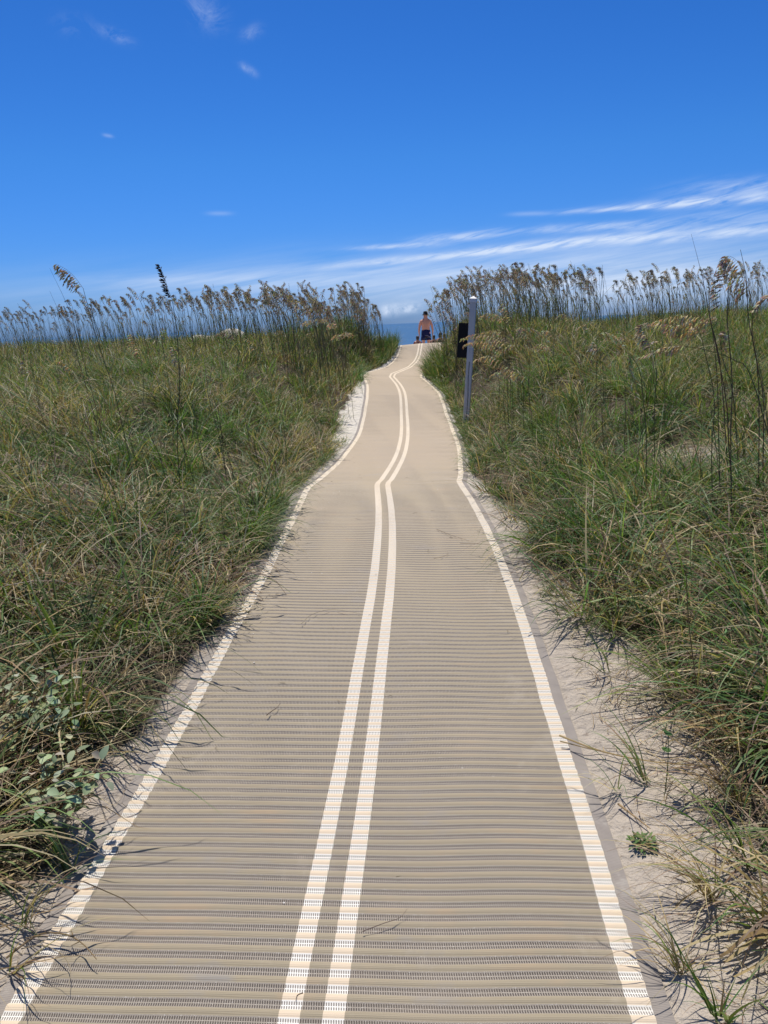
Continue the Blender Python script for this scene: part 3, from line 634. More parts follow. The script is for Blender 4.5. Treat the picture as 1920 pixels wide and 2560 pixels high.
hero('cream sea oat at the right photo edge under the arching one', 4.8, [(1935, 735), (1960, 800), (1990, 950)], [(1940, 728), (1920, 742), (1905, 758), (1888, 775)], PALE, 14, .05, .026, .009, 3, .6)
hero('gold sea oat arching right near the signpost', 9, [(1300, 835), (1302, 900), (1305, 960)], [(1300, 838), (1308, 820), (1328, 820), (1350, 838), (1382, 862)], GOLD+PALE[:1], 22, .085)
hero('short cream sea oat nodding left near the signpost', 9.2, [(1320, 838), (1322, 900), (1324, 960)], [(1320, 838), (1314, 822), (1302, 818), (1296, 832)], PALE, 12, .08)
for k, (hx, hy, dx, dyp, Yk, lab) in enumerate([(1262, 800, -60, -14, 9.6, 'uppermost golden sea oat right of the signpost'), (1256, 832, -62, 2, 9.2, 'golden sea oat drooping over the signpost edge'), (1268, 862, -112, -24, 8.8, 'golden sea oat reaching left across the black sign'),
        (1262, 885, -100, -30, 8.9, 'second golden sea oat reaching across the signpost lower down'), (1290, 860, -58, 24, 9.4, 'golden sea oat bunch hanging behind the others by the signpost'), (1280, 812, -30, -50, 10, 'upright golden sea oat high beside the signpost'), (1300, 950, -110, -58, 8.6, 'long loose golden sea oat pointing up left at the post middle'), (1320, 944, -92, -14, 8.2, 'low golden sea oat stretched left under the signpost bunch')]):
    hero(lab, Yk, [(hx, hy), (hx+6, hy+60), (hx+10, hy+130)], [(hx, hy), (hx+dx*.3, hy+dyp*.5-8), (hx+dx*.7, hy+dyp-4), (hx+dx, hy+dyp+8)], GOLD, 22, .085, .026, .010, 4, 1.2)
rnd = random.Random(3)
for k in range(16):
    px = rnd.uniform(1230, 1880); py = rnd.uniform(800, 880); Yk = rnd.uniform(9, 13)
    hero('small tan sea oat head low in the right dune grass', Yk, [(px, py), (px+3, py+50), (px+6, py+90)], [(px, py), (px-8, py-14), (px-20, py-18), (px-34, py-6)], GOLD+PALE+BROWN, 14, .08, .026, .010, 3, 1, group='small sea oats low in the right grass')
for k in range(9):
    px = rnd.uniform(640, 900); py = rnd.uniform(800, 850); Yk = rnd.uniform(13, 18)
    hero('small golden sea oat head low in the left dune grass', Yk, [(px, py), (px+3, py+30), (px+6, py+50)], [(px, py), (px-7, py-12), (px-18, py-14), (px-28, py-4)], GOLD+PALE, 14, .11, .032, .013, 3, 1, group='small sea oats low in the left grass')
for k, (a, b_, Yk) in enumerate([((1500, 880), (1506, 1010), 6), ((1350, 930), (1362, 1080), 7), ((1640, 870), (1600, 1130), 5), ((1450, 960), (1455, 1110), 6), ((1700, 1020), (1750, 1150), 5), ((1770, 980), (1800, 1180), 4.6), ((1880, 820), (1915, 1000), 4.6), ((1560, 930), (1565, 1120), 6), ((1370, 900), (1400, 1100), 6.5), ((1660, 900), (1665, 1120), 5.5), ((1260, 920), (1262, 1000), 9)]):
    m2 = ((a[0]+b_[0])/2-3, (a[1]+b_[1])/2)
    hero('bare brown grass stalk standing in the right dune grass', Yk, [a, m2, b_], None, r0=.0026, r1=.001, scol=(.20, .14, .08), group='bare stalks in the right grass', cat='grass stalk', leaves=0)
hero('sea oat tip nodding left in front of the black hat of the standing person', 23, [(1100, 822), (1112, 850), (1118, 870)], [(1100, 822), (1090, 802), (1080, 790), (1070, 787)], BROWN+GOLD, 12, .07, .03, .012, 3, .9)
# reddish thin stalks close by on the right
hero('reddish straw stalk rising from the sand right of the mat', 3.4, [(1480, 1230), (1508, 1340), (1540, 1450), (1548, 1560)], None, r0=.0035, r1=.001, scol=(.33, .20, .10), leaves=0, cat='grass stalk')
hero('second reddish stalk farther right with green upper stem', 2.45, [(1715, 1420), (1722, 1560), (1738, 1760), (1736, 1900)], None, r0=.0035, r1=.0012, scol=(.24, .17, .08), leaves=1, cat='grass stalk')

# isolated tufts of blades on the sand at the mat edge
def tuft_thing(px, py, label, n=14, L=.2, w=.004, lean=0.0, leanaz=0.0, dry=.2, bendm=1.3):
    p = groot(px, py); a = rng.uniform(0, 6.28, n); 
    az = np.where(rng.uniform(0, 1, n) < lean, leanaz+rng.normal(0, .35, n), a)
    col = pick_colors(n, dry, 0, 0)*1.15
    V, Fq, C = blades('t', p[0]+rng.normal(0, .008, n), p[1]+rng.normal(0, .008, n), np.full(n, float(ground(p[0], p[1]))-.01), az, np.abs(rng.normal(.35, .25, n)), rng.normal(bendm, .3, n), L*rng.uniform(.5, 1.2, n), w*rng.uniform(.7, 1.2, n), col, 8, flop=.004)
    o = np_mesh('grass_tuft', V-p, Fq, M_GRASS, colors=C); o.location = p
    tag(o, label, 'grass tuft', None); return o
PI = math.pi
tuft_thing(1385, 1465, 'little pale tuft touching the grey mat edge at the right', 14, .12, .003)
tuft_thing(1387, 1468+85, 'small tuft on the right sand below the pale one', 8, .15, .003, .6, PI*.9)
tuft_thing(1402, 1548, 'tuft with blades lying left over the right mat stripe', 9, .22, .0045, .85, PI)
tuft_thing(1520, 1690, 'tuft sending long green blades left across the right stripe', 10, .30, .0055, .8, PI*1.02, .1)
tuft_thing(1616, 1965, 'tuft with thick green blades leaning up left on the right sand', 12, .32, .0055, .7, PI*.75, .1)
tuft_thing(1545, 1985, 'thin tuft with dry blades reaching over the lower right mat edge', 12, .28, .004, .8, PI*.98, .4)
tuft_thing(1900, 2330, 'tuft at the lower right edge with a broad blade reaching left', 10, .42, .0075, .8, PI*.95, .2)
tuft_thing(1880, 2180, 'green tuft at the right edge above the lowest one', 16, .40, .006, .6, PI*.9, .2)
tuft_thing(1800, 2560, 'upright bright green tuft at the bottom right corner', 16, .22, .006, .0, 0, .05, .5)
tuft_thing(1650, 1560, 'round green tuft on the sand below the big right clump', 26, .16, .004)
tuft_thing(1470, 1560, 'dark green mat of short blades on the right sand', 40, .13, .004)
tuft_thing(175, 2188, 'splayed tuft hanging over the left mat edge at the bottom', 34, .26, .0045, .75, PI*.9, .35)
tuft_thing(60, 2330, 'straw coloured tuft at the lower left edge of the mat', 20, .30, .004, .5, 0, .6)
tuft_thing(30, 2440, 'dry tuft bending right over the lower left white stripe', 12, .34, .0045, .8, -.1, .8)
tuft_thing(500, 1560, 'low green tuft touching the left mat edge halfway down', 30, .22, .0045, .5, 0, .15)
tuft_thing(560, 1440, 'dense green tuft spilling over the left stripe', 50, .32, .005, .6, -.1, .1)
tuft_thing(640, 1330, 'dark green tuft overhanging the left stripe above', 60, .38, .0055, .6, -.1, .1)

tuft_thing(1850, 2020, 'big straw coloured tangle at the right photo edge', 60, .36, .005, .55, PI*.9, .85, 1.7)
tuft_thing(1780, 2260, 'dry straw clump spilling left across the lower right sand', 46, .32, .0045, .6, PI*.95, .9, 1.7)
tuft_thing(1760, 1840, 'tan tangled clump on the sand edge above the small weed', 46, .30, .0045, .5, PI, .8, 1.7)
tuft_thing(1700, 2440, 'low dry clump nearest the bottom right mat corner', 34, .24, .004, .5, PI*.8, .9, 1.8)
tuft_thing(420, 1640, 'fresh green tuft leaning onto the left mat edge', 44, .26, .0055, .5, 0, .12)
tuft_thing(310, 1830, 'short green and tan tuft on the left edge near the shrubs', 40, .20, .005, .4, 0, .35)
# lying straw, twigs and shells on the mat
def matz(x, y): return float(crest_z(np.array(y), np.array(x-float(pathx(y)))))+.008
def lying(name, label, cat, pts, r, col, lift=.0, fork=False, group=None):
    P = []
    for (px, py) in pts:
        g = groot(px, py); P.append(np.array([g[0], g[1], max(matz(g[0], g[1]) if abs(g[0]-float(pathx(g[1]))) < .8 else -9, float(ground(g[0], g[1])))+r+lift+.004]))
    root = P[0]; mb = MB(); S = spline([p-root for p in P], 12)
    mb.tube(S, [r*(1-.6*i/11) for i in range(12)], 5, col)
    if fork:
        for k in (3, 5, 7, 8): mb.tube([S[k], S[k]+np.array([random.uniform(-.03, .03), random.uniform(-.03, .03), .006])], [r*.6, r*.2], 4, col)
    o = mb.build(name, M_STRAW); o.location = root; return tag(o, label, cat, group)
lying('fallen_stem', 'long straw seed stem lying across the right mat stripe', 'dry stem', [(1398, 1872), (1500, 1898), (1620, 1922), (1760, 1935), (1890, 1945)], .0035, (.50, .36, .16), .02, True)
lying('fallen_stem', 'second straw stem lying beside the long one at the right', 'dry stem', [(1400, 1880), (1480, 1888), (1600, 1912), (1700, 1925)], .0025, (.45, .33, .16), .012)
lying('fallen_stem', 'short split straw stalk on the sand above the small weed', 'dry stem', [(1545, 2020), (1580, 2050), (1625, 2085)], .004, (.40, .27, .13), .006)
lying('twig', 'thin forked twig on the mat right of the stripes', 'twig', [(1092, 1333), (1120, 1345), (1150, 1356), (1183, 1366)], .0016, (.22, .15, .09), 0, True)
lying('twig', 'long dark straw pointing in from the right grass over the mat', 'twig', [(1150, 1372), (1220, 1376), (1290, 1381), (1340, 1384)], .0014, (.10, .08, .05), .01)
lying('twig', 'small curled twig on the mat under the forked one', 'twig', [(1085, 1408), (1105, 1404), (1118, 1398), (1120, 1388)], .0014, (.28, .2, .12), 0)
lying('twig', 'bleached curved straw lying left of the centre stripes', 'twig', [(755, 1575), (780, 1552), (830, 1540), (900, 1550)], .0014, (.34, .27, .18), .004)
lying('twig', 'dark two ended stick on the left half of the mat', 'twig', [(668, 1808), (682, 1798), (694, 1790), (702, 1780)], .0022, (.16, .11, .07), .004)
lying('twig', 'fine bent stem on the mat near the bottom', 'twig', [(908, 2356), (960, 2338), (1000, 2320), (1020, 2300)], .0011, (.14, .09, .07), .002)
lying('fallen_stem', 'brown arching seed stem bending onto the lower left of the mat', 'dry stem', [(20, 2420), (100, 2385), (165, 2378), (210, 2400), (248, 2442)], .003, (.26, .18, .09), .02, True)
lying('twig', 'thin dry blade hanging onto the mat at the lower left', 'twig', [(60, 2412), (110, 2400), (160, 2420), (182, 2460), (180, 2505)], .0016, (.34, .27, .17), .012)
for k in range(34):
    y = random.uniform(1.3, 9); u = random.uniform(-.7, .7); x = float(pathx(y))+u; L = random.uniform(.012, .055); a = random.uniform(0, 6.28); z = matz(x, y)-.002
    mb = MB(); q = [np.array([0, 0, 0.]), np.array([math.cos(a)*L*.5, math.sin(a)*L*.5, .002]), np.array([math.cos(a+.5)*L, math.sin(a+.5)*L, 0])]
    mb.tube(spline(q, 5), [.0011, .001, .0009, .0007, .0004], 4, random.choice([(.12, .08, .05), (.30, .22, .13), (.45, .36, .22)]))
    o = mb.build('dry_blade', M_STRAW); o.location = (x, y, z); tag(o, 'tiny bit of dry grass lying loose on the mat', 'dry grass bit', 'loose bits of dry grass on the mat')
M_SHELL = mat('shell', (.8, .76, .7), .4)
for k in range(46):
    sr = random.uniform(1.4, 13); u = random.uniform(-.66, .66); y = sr; x = float(pathx(y))+u; s = random.uniform(.0018, .0042)
    mb = MB(); vs = []; 
    for i in range(7): a = i/7*6.28; rr_ = s*random.uniform(.6, 1.2); vs.append((rr_*math.cos(a), rr_*math.sin(a), 0))
    vs.append((0, 0, s*.6)); mb.add(vs, [(i, (i+1) % 7, 7) for i in range(7)]+[tuple(range(6, -1, -1))])
    o = mb.build('shell_fragment', M_SHELL); o.location = (x, y, matz(x, y)-.003); tag(o, 'tiny white shell fragment lying on the mat', 'shell', 'shell fragments scattered on the mat')

# ------------------------------------------------------------------ broad leaved plants
def leaf(mb, p, d, up, L, w, col, fold=.15, round_=False):
    d = np.array(d, float); d /= np.linalg.norm(d); a = np.cross(d, up); a /= np.linalg.norm(a)+1e-9; n = np.cross(a, d)
    prof = [(0, 0), (.12, .62), (.32, 1.0), (.55, .92), (.8, .55), (1, 0)] if not round_ else [(0, 0), (.15, .8), (.4, 1.05), (.65, 1.0), (.9, .55), (1, 0)]
    vs = []
    for t, ww in prof:
        c = p+d*L*t - n*L*.12*t*t
        vs += [c-a*w/2*ww+n*w*fold*ww, c, c+a*w/2*ww+n*w*fold*ww]
    mb.add(vs, [(3*i+k, 3*i+k+1, 3*i+k+4, 3*i+k+3) for i in range(5) for k in (0, 1)], col)
def shrub(root, tops, label, lsz, cols, stemcol=(.22, .12, .06), nlv=11, name='leafy_shrub', cat='shrub'):
    root = np.array(root, float); r = empty(name, root, label, cat); st = MB(); fo = MB()
    for tp in tops:
        tp = np.array(tp, float)-root; mid = tp*.5+np.array([random.gauss(0, .02), random.gauss(0, .02), .03])
        S = spline([np.zeros(3), mid, tp], 9); st.tube(S, [.003-.0018*i/8 for i in range(9)], 5, stemcol)
        for k in range(nlv):
            t = .35+.65*(k/(nlv-1))**.8; q = S[min(8, int(t*8))]+np.array([random.gauss(0, .012), random.gauss(0, .012), random.gauss(0, .008)])
            a = random.uniform(0, 6.28); el = random.gauss(.15, .35); d = np.array([math.cos(a)*math.cos(el), math.sin(a)*math.cos(el), math.sin(el)])
            pe = q+d*lsz*random.uniform(.5, 1.0); st.tube([q, pe], [.0009, .0007], 4, stemcol, cap=False)
            up = np.array([random.gauss(0, .3), random.gauss(0, .3), 1.0]); c = random.choice(cols); s = random.uniform(.6, 1.15)
            leaf(fo, pe, d+np.array([0, 0, random.gauss(-.15, .25)]), up, lsz*s, lsz*s*.62, tuple(v*random.uniform(.85, 1.15) for v in c))
    st.build('stem', M_LEAF, r); fo.build('foliage', M_LEAF, r, smooth=True)
    return r
SILV = [(.34, .38, .22), (.29, .33, .19), (.42, .45, .29), (.21, .26, .13)]
g1 = groot(120, 2080)
tops = [at(px, py, g1[1]+dy) for px, py, dy in [(110, 1905, .0), (60, 1945, .12), (165, 1985, -.05), (215, 1920, .02), (250, 1930, -.02), (190, 1850, .1), (110, 1965, -.06), (235, 1990, -.1), (150, 1880, .1), (40, 1890, .1), (205, 2010, -.12), (130, 2000, -.1)]]
shrub(g1, tops, 'silvery green broad leaved shrub beside the lower left mat edge', .044, SILV, nlv=15)
g2 = groot(60, 1900)
tops = [at(px, py, g2[1]+dy) for px, py, dy in [(20, 1680, 0), (60, 1690, .1), (110, 1655, .1), (130, 1700, 0), (90, 1740, -.1), (30, 1760, -.1), (160, 1750, -.05), (190, 1770, -.1), (5, 1720, .1), (140, 1730, 0), (50, 1800, -.1)]]
shrub(g2, tops, 'silvery green shrub higher up at the left photo edge', .038, SILV, nlv=15)
# small dark weed on the sand
gw = groot(1606, 2118); fo = MB()
for k in range(120):
    a = random.uniform(0, 6.28); rr_ = .042*random.random(); q = np.array([math.cos(a)*rr_, math.sin(a)*rr_*.8, .008+random.uniform(0, .03)*(1-rr_/.06)])
    b_ = a+random.gauss(0, .6); leaf(fo, q, (math.cos(b_), math.sin(b_), random.uniform(-.1, .7)), np.array([0, 0, 1.]), .017*random.uniform(.6, 1.3), .007, random.choice([(.10, .18, .05), (.15, .23, .07), (.07, .12, .04), (.22, .18, .08)]))
o = fo.build('small_weed', M_LEAF, smooth=True); o.location = gw; tag(o, 'small dark green weed rosette on the sand right of the mat', 'weed')
for (px, py, cnt, lab, s) in [(1895, 1700, 9, 'dark glossy round leaved plant at the right photo edge', .035), (1905, 1850, 7, 'second round leaved plant lower at the right edge', .032), (1662, 1985, 2, 'single round leaf on a green stem above the right sand', .03), (600, 1230, 26, 'bright green leafy seedling clump in the left grass', .022)]:
    g = groot(px, py); r = empty('creeping_plant', g, lab, 'plant'); st = MB(); fo = MB(); fo_n = cnt
    for k in range(cnt):
        hh = .22 if cnt == 2 else random.uniform(.06, .2); tp = np.array([random.gauss(0, .06 if cnt > 2 else .005), random.gauss(0, .05 if cnt > 2 else .005), hh*(1 if k == 0 or cnt > 2 else .7)])
        st.tube([np.zeros(3), tp*.5+np.array([.004, 0, .01]), tp], [.0015, .0012, .001], 4, (.10, .15, .05))
        a = random.uniform(0, 6.28); leaf(fo, tp, (math.cos(a), math.sin(a), .2), np.array([random.gauss(0, .2), -.3, 1.]), s, s*(.95 if cnt < 20 else .4), random.choice([(.05, .11, .035), (.08, .15, .045)]) if cnt < 20 else (.12, .22, .05), .08, True)
    st.build('stem', M_LEAF, r); fo.build('foliage', M_LEAF, r, smooth=True)

# ------------------------------------------------------------------ sign post
def post_paint(t, b, tc):
    P = tc.outputs['Object']; n = t.noise(P, 5, 5, .6)
    s = t.node('ShaderNodeSeparateXYZ', None, {0: P})
    g = t.noise(t.vec(t.m('MULTIPLY', s.outputs[0], 60), t.m('MULTIPLY', s.outputs[1], 60), t.m('MULTIPLY', s.outputs[2], 3)), 1.0, 4)
    c = t.mix(n, (.50, .50, .50), (.60, .60, .59)); c = t.mix(t.ramp(g, [(.6, (0, 0, 0)), (.72, (.6, .6, .6))]), c, (.34, .32, .30))
    t.l.new(c, b.inputs['Base Color']); bump(t, b, g, .002, .5)
M_POST = mat('grey_post_paint', rough=.6, spec=.3, build=post_paint)
M_CAP = mat('white_cap', (.70, .70, .70), .5); M_BLACK = mat('black_panel', (.012, .012, .013), .7, .2)
Yp = 12.0; pb = at(1163, 1078, Yp); ptop = at(1183, 757, Yp)
pb[2] = float(ground(pb[0], pb[1]))-.15
post = empty('sign_post', pb, 'leaning grey square post with pyramid cap beside the mat', 'sign post')
v = ptop-pb; hp = float(np.linalg.norm(v)); zax = Vector(v).normalized()
yax = Vector((math.sin(R(14)), math.cos(R(14)), 0)); xax = yax.cross(zax).normalized(); yax = zax.cross(xax)
post.rotation_euler = Matrix((xax, yax, zax)).transposed().to_euler()
hw = .046
b = MB(); b.box((-hw, -hw, 0), (hw, hw, hp)); po = b.build('post', M_POST, post, bevel=.004)
b = MB(); cw = .053; z0 = hp+.002
b.box((-cw, -cw, z0-.0), (cw, cw, z0+.055)); b.add([(-cw-.006, -cw-.006, z0+.058), (cw+.006, -cw-.006, z0+.058), (cw+.006, cw+.006, z0+.058), (-cw-.006, cw+.006, z0+.058), (0, 0, z0+.098)], [(3, 2, 1, 0), (0, 1, 4), (1, 2, 4), (2, 3, 4), (3, 0, 4)])
b.build('post_cap', M_CAP, post, bevel=.002)
b = MB(); zt = hp-(805-757)/FPX*Yp; b.box((-hw-.155, -.012, zt-.52), (-hw-.002, .012, zt))
b.build('sign_panel', M_BLACK, post, bevel=.002)
b = MB(); b.box((-hw-.03, -.02, hp-.075), (-hw-.002, .02, hp-.03)); b.build('bracket', M_CAP, post, bevel=.002)
b = MB(); b.tube([(.004, -hw-.004, .2), (.010, -hw-.004, .6), (-.004, -hw-.004, .95), (.002, -hw-.004, 1.15)], .0035, 5); b.build('cable', M_BLACK, post)

# ------------------------------------------------------------------ people
def skin_build(t, b, tc):
    P = tc.outputs['Object']; z = t.node('ShaderNodeSeparateXYZ', None, {0: P}).outputs[2]; n = t.noise(P, 7, 3)
    c = t.mix(n, (.58, .26, .17), (.70, .36, .24)); t.l.new(c, b.inputs['Base Color'])
M_SKIN = mat('tanned_skin', rough=.5, spec=.35, build=skin_build)
M_NAVY = mat('navy_cloth', (.012, .016, .07), .8, .2); M_HAT = mat('black_cloth', (.018, .018, .02), .8, .2); M_TRIM = mat('pale_trim', (.45, .4, .5), .7)
M_RED = mat('maroon_cloth', (.16, .03, .04), .8, .2); M_HAIR = mat('dark_hair', (.03, .02, .014), .5, .4); M_OLIVE = mat('dark_cloth', (.03, .03, .035), .8, .2)
M_SKIN2 = mat('warm_skin', (.42, .22, .14), .5, .35)
def skinned(name, verts, edges, radii, root, m_, parent, sub=2):
    me = bpy.data.meshes.new(name); me.from_pydata(verts, edges, []); o = bpy.data.objects.new(name, me); COL.objects.link(o); o.parent = parent
    md = o.modifiers.new('skin', 'SKIN'); sk = me.skin_vertices[0].data if me.skin_vertices else None
    if sk is None:
        bm = bmesh.new(); bm.from_mesh(me); bm.verts.layers.skin.verify(); bm.to_mesh(me); bm.free(); sk = me.skin_vertices[0].data
    for i, r_ in enumerate(radii): sk[i].radius = r_ if isinstance(r_, tuple) else (r_, r_); sk[i].use_root = (i == root)
    md.use_smooth_shade = True; sb = o.modifiers.new('sub', 'SUBSURF'); sb.levels = sub; sb.render_levels = sub
    me.materials.append(m_); return o
class Rig:
    def __init__(s): s.v = []; s.e = []; s.r = []
    def p(s, co, r, parent=None):
        s.v.append(tuple(co)); s.r.append(r); i = len(s.v)-1
        if parent is not None: s.e.append((parent, i))
        return i
def hand(rg, wrist, d, sidev, scale=1.0):
    "palm and five fingers hanging down along d"
    w = np.array(rg.v[wrist]); d = np.array(d, float); s_ = np.array(sidev, float)
    palm = rg.p(w+d*.055*scale, (.020, .036), wrist)
    for k, (off, L) in enumerate(((-.03, .068), (-.010, .08), (.010, .075), (.030, .058))):
        a = rg.p(w+d*.095*scale+s_*off, .0095, palm); b_ = rg.p(w+d*(.095+L*.55)*scale+s_*off+np.array([0, .006, 0]), .0085, a); rg.p(w+d*(.095+L)*scale+s_*off+np.array([0, .016, 0]), .007, b_)
    a = rg.p(w+d*.045*scale+s_*-.035, .011, palm); rg.p(w+d*.085*scale+s_*-.055, .009, a)
def standing(root, height, label):
    r = empty('person', root, label, 'person'); k = height/1.78; g = Rig()
    P = lambda x, y, z: (x*k, y*k, z*k)
    pel = g.p(P(0, 0, .95), (.165, .115)); wst = g.p(P(0, .005, 1.10), (.170, .115), pel); ch = g.p(P(0, 0, 1.30), (.20, .13), wst)
    ush = g.p(P(0, -.005, 1.44), (.165, .095), ch); nk = g.p(P(0, .01, 1.53), .068, ush); hd = g.p(P(0, .02, 1.61), (.075, .09), nk); h2 = g.p(P(0, .02, 1.70), (.078, .095), hd); g.p(P(0, .015, 1.755), (.05, .06), h2)
    g.p(P(0, .125, 1.645), .012, hd); g.p(P(-.085, .01, 1.65), .014, hd); g.p(P(.085, .01, 1.65), .014, hd)
    for s in (-1, 1):
        sh = g.p(P(.19*s, 0, 1.42), .070, ush); ua = g.p(P(.245*s, -.005, 1.30), .060, sh); el = g.p(P(.28*s, -.01, 1.13), .048, ua)
        fa = g.p(P(.292*s, .01, 1.02), .043, el); wr = g.p(P(.286*s, .035, .89), .027, fa); hand(g, wr, (0.02*-s, .03, -1), (0, 1, 0), k)
        hp_ = g.p(P(.095*s, 0, .86), .098, pel); kn = g.p(P(.115*s, .01+.02*s, .50), .060, hp_); cf = g.p(P(.12*s, -.015+.02*s, .36), .062, kn); an = g.p(P(.12*s, -.02+.02*s, .09), .036, cf); hl = g.p(P(.12*s, -.04+.02*s, .035), .034, an); g.p(P(.13*s, .14+.02*s, .028), (.045, .024), an)
    skinned('body', g.v, g.e, g.r, pel, M_SKIN, r)
    def loft(name, rings, m_, solid=.006):
        mb = MB(); n = 20; vs = []
        for (cx_, cy_, z, rx_, ry_) in rings:
            for i in range(n): a = 6.28318*i/n; vs.append(((cx_+rx_*math.cos(a))*k, (cy_+ry_*math.sin(a))*k, (z+.006*math.sin(3*a))*k))
        mb.add(vs, [(j*n+i, j*n+(i+1) % n, (j+1)*n+(i+1) % n, (j+1)*n+i) for j in range(len(rings)-1) for i in range(n)])
        o = mb.build(name, m_, r, smooth=True); md = o.modifiers.new('t', 'SOLIDIFY'); md.thickness = solid; return o
    mb = MB(); n = 20
    def ring(cx_, cy_, z, rx_, ry_): return [((cx_+rx_*math.cos(6.28318*i/n))*k, (cy_+ry_*math.sin(6.28318*i/n))*k, (z+.008*math.sin(18.8*i/n))*k) for i in range(n)]
    body = [ring(0, 0, 1.06, .180, .130), ring(0, 0, 1.0, .192, .140), ring(0, 0, .90, .198, .145), ring(0, 0, .80, .205, .140)]
    mb.add([p for q in body for p in q], [(j*n+i, j*n+(i+1) % n, (j+1)*n+(i+1) % n, (j+1)*n+i) for j in range(3) for i in range(n)])
    for s in (-1, 1):
        lg = [ring(.100*s, 0, .86, .100, .130), ring(.108*s, .0, .74, .108, .120), ring(.115*s, .01, .64, .112, .112)]
        mb.add([p for q in lg for p in q], [(j*n+i, j*n+(i+1) % n, (j+1)*n+(i+1) % n, (j+1)*n+i) for j in range(2) for i in range(n)])
    o = mb.build('swim_trunks', M_NAVY, r, smooth=True); md = o.modifiers.new('t', 'SOLIDIFY'); md.thickness = .008; md.offset = 1
    t2 = MB()
    t2.tube([P(-.06, -.150, .83), P(.04, -.157, .83), P(.12, -.140, .79), P(.20, -.09, .73)], .006*k, 5); t2.build('piping', M_TRIM, o)
    t3 = MB(); t3.tube([P(.165, -.115, .98), P(.175, -.118, .90)], [.028*k, .026*k], 6); t3.build('pocket_patch', mat('pink_cloth', (.75, .45, .5), .7), o)
    loft('bucket_hat', [(0, .015, 1.685, .155, .165), (0, .015, 1.70, .125, .135), (0, .015, 1.725, .100, .115), (0, .015, 1.80, .088, .10), (0, .015, 1.83, .07, .08), (0, .015, 1.835, .002, .002)], M_HAT)
    return r
xg = lambda px, py, Y: at(px, py, Y)[0]
Ym = 33.0; xm = xg(1064, 800, Ym); zm = float(ground(xm, Ym)); topz = at(1064, 778, Ym)[2]
man = standing((xm, Ym, zm), (topz-zm)/1.835*1.78, 'shirtless person in navy swim trunks and black bucket hat standing beyond the path crest')
def seated(x, Y, topz_, label, shirt, hair, face=0.0, skinm=M_SKIN2):
    z = float(ground(x, Y)); k = max(.8, (topz_-z)/.90); r = empty('person', (x, Y, z), label, 'person'); r.rotation_euler = (0, 0, face); g = Rig(); P = lambda a, b_, c: (a*k, b_*k, c*k)
    pel = g.p(P(0, 0, .13), (.16, .13)); ws = g.p(P(0, .02, .28), (.14, .10), pel); ch = g.p(P(0, .05, .44), (.155, .105), ws); us = g.p(P(0, .07, .56), (.12, .075), ch)
    nk = g.p(P(0, .09, .64), .048, us); hd = g.p(P(0, .11, .72), (.07, .085), nk); h2 = g.p(P(0, .11, .81), (.07, .085), hd); g.p(P(0, .11, .86), .045, h2); g.p(P(0, .205, .76), .011, hd)
    for s in (-1, 1):
        sh = g.p(P(.15*s, .07, .55), .052, us); el = g.p(P(.22*s, .14, .34), .038, sh); wr = g.p(P(.17*s, .36, .36), .025, el); hand(g, wr, (-.3*s, .9, -.3), (0, 0, 1), k*.9)
        th = g.p(P(.10*s, .08, .14), .085, pel); kn = g.p(P(.15*s, .42, .42), .055, th); cf = g.p(P(.15*s, .52, .26), .052, kn); an = g.p(P(.14*s, .60, .07), .034, cf); g.p(P(.15*s, .74, .03), (.04, .022), an)
    skinned('body', g.v, g.e, g.r, pel, skinm, r)
    mb = MB(); n = 18; rings = [(0, .0, .10, .185, .155), (0, .015, .28, .165, .125), (0, .05, .44, .185, .13), (0, .07, .56, .15, .095), (0, .08, .60, .075, .065)]
    mb.add([((cx_+rx_*math.cos(6.28318*i/n))*k, (cy_+ry_*math.sin(6.28318*i/n))*k, z_*k) for cx_, cy_, z_, rx_, ry_ in rings for i in range(n)], [(j*n+i, j*n+(i+1) % n, (j+1)*n+(i+1) % n, (j+1)*n+i) for j in range(4) for i in range(n)])
    for s in (-1, 1): mb.tube([P(.15*s, .07, .56), P(.19*s, .10, .46), P(.22*s, .13, .38)], [.068*k, .062*k, .058*k], 12)
    mb.build('shirt', shirt, r, smooth=True)
    mb = MB(); rings = [(0, .06, .66, .06, .04), (0, .08, .72, .085, .07), (0, .09, .80, .092, .095), (0, .10, .87, .075, .08), (0, .10, .905, .03, .03)]
    mb.add([((cx_+rx_*math.cos(6.28318*i/n))*k, (cy_+ry_*math.sin(6.28318*i/n))*k, z_*k) for cx_, cy_, z_, rx_, ry_ in rings for i in range(n)], [(j*n+i, j*n+(i+1) % n, (j+1)*n+(i+1) % n, (j+1)*n+i) for j in range(4) for i in range(n)]+[tuple(range(4*n, 5*n))])
    mb.build('hair', hair, r, smooth=True)
    return r
Ys = 35.5
seated(xg(1045, 850, 35.2), 35.2, at(1045, 844, 35.2)[2], 'person in maroon sitting low behind the standing one on the left', M_RED, M_HAIR, .2)
seated(xg(1084, 850, 36.5), 36.5, at(1084, 841, 36.5)[2], 'person in black sitting low behind the standing one on the right', M_OLIVE, M_HAIR, -.2)
seated(xg(1099, 850, Ys), Ys, at(1100, 831, Ys)[2], 'dark haired person in dark clothes seated right of the standing one', M_OLIVE, M_HAIR, -.6)
seated(xg(1114, 850, Ys), Ys+.8, at(1116, 834, Ys)[2], 'tanned person seated farthest right beyond the grass', M_SKIN2, mat('brown_hair', (.10, .055, .03), .5), -.3)

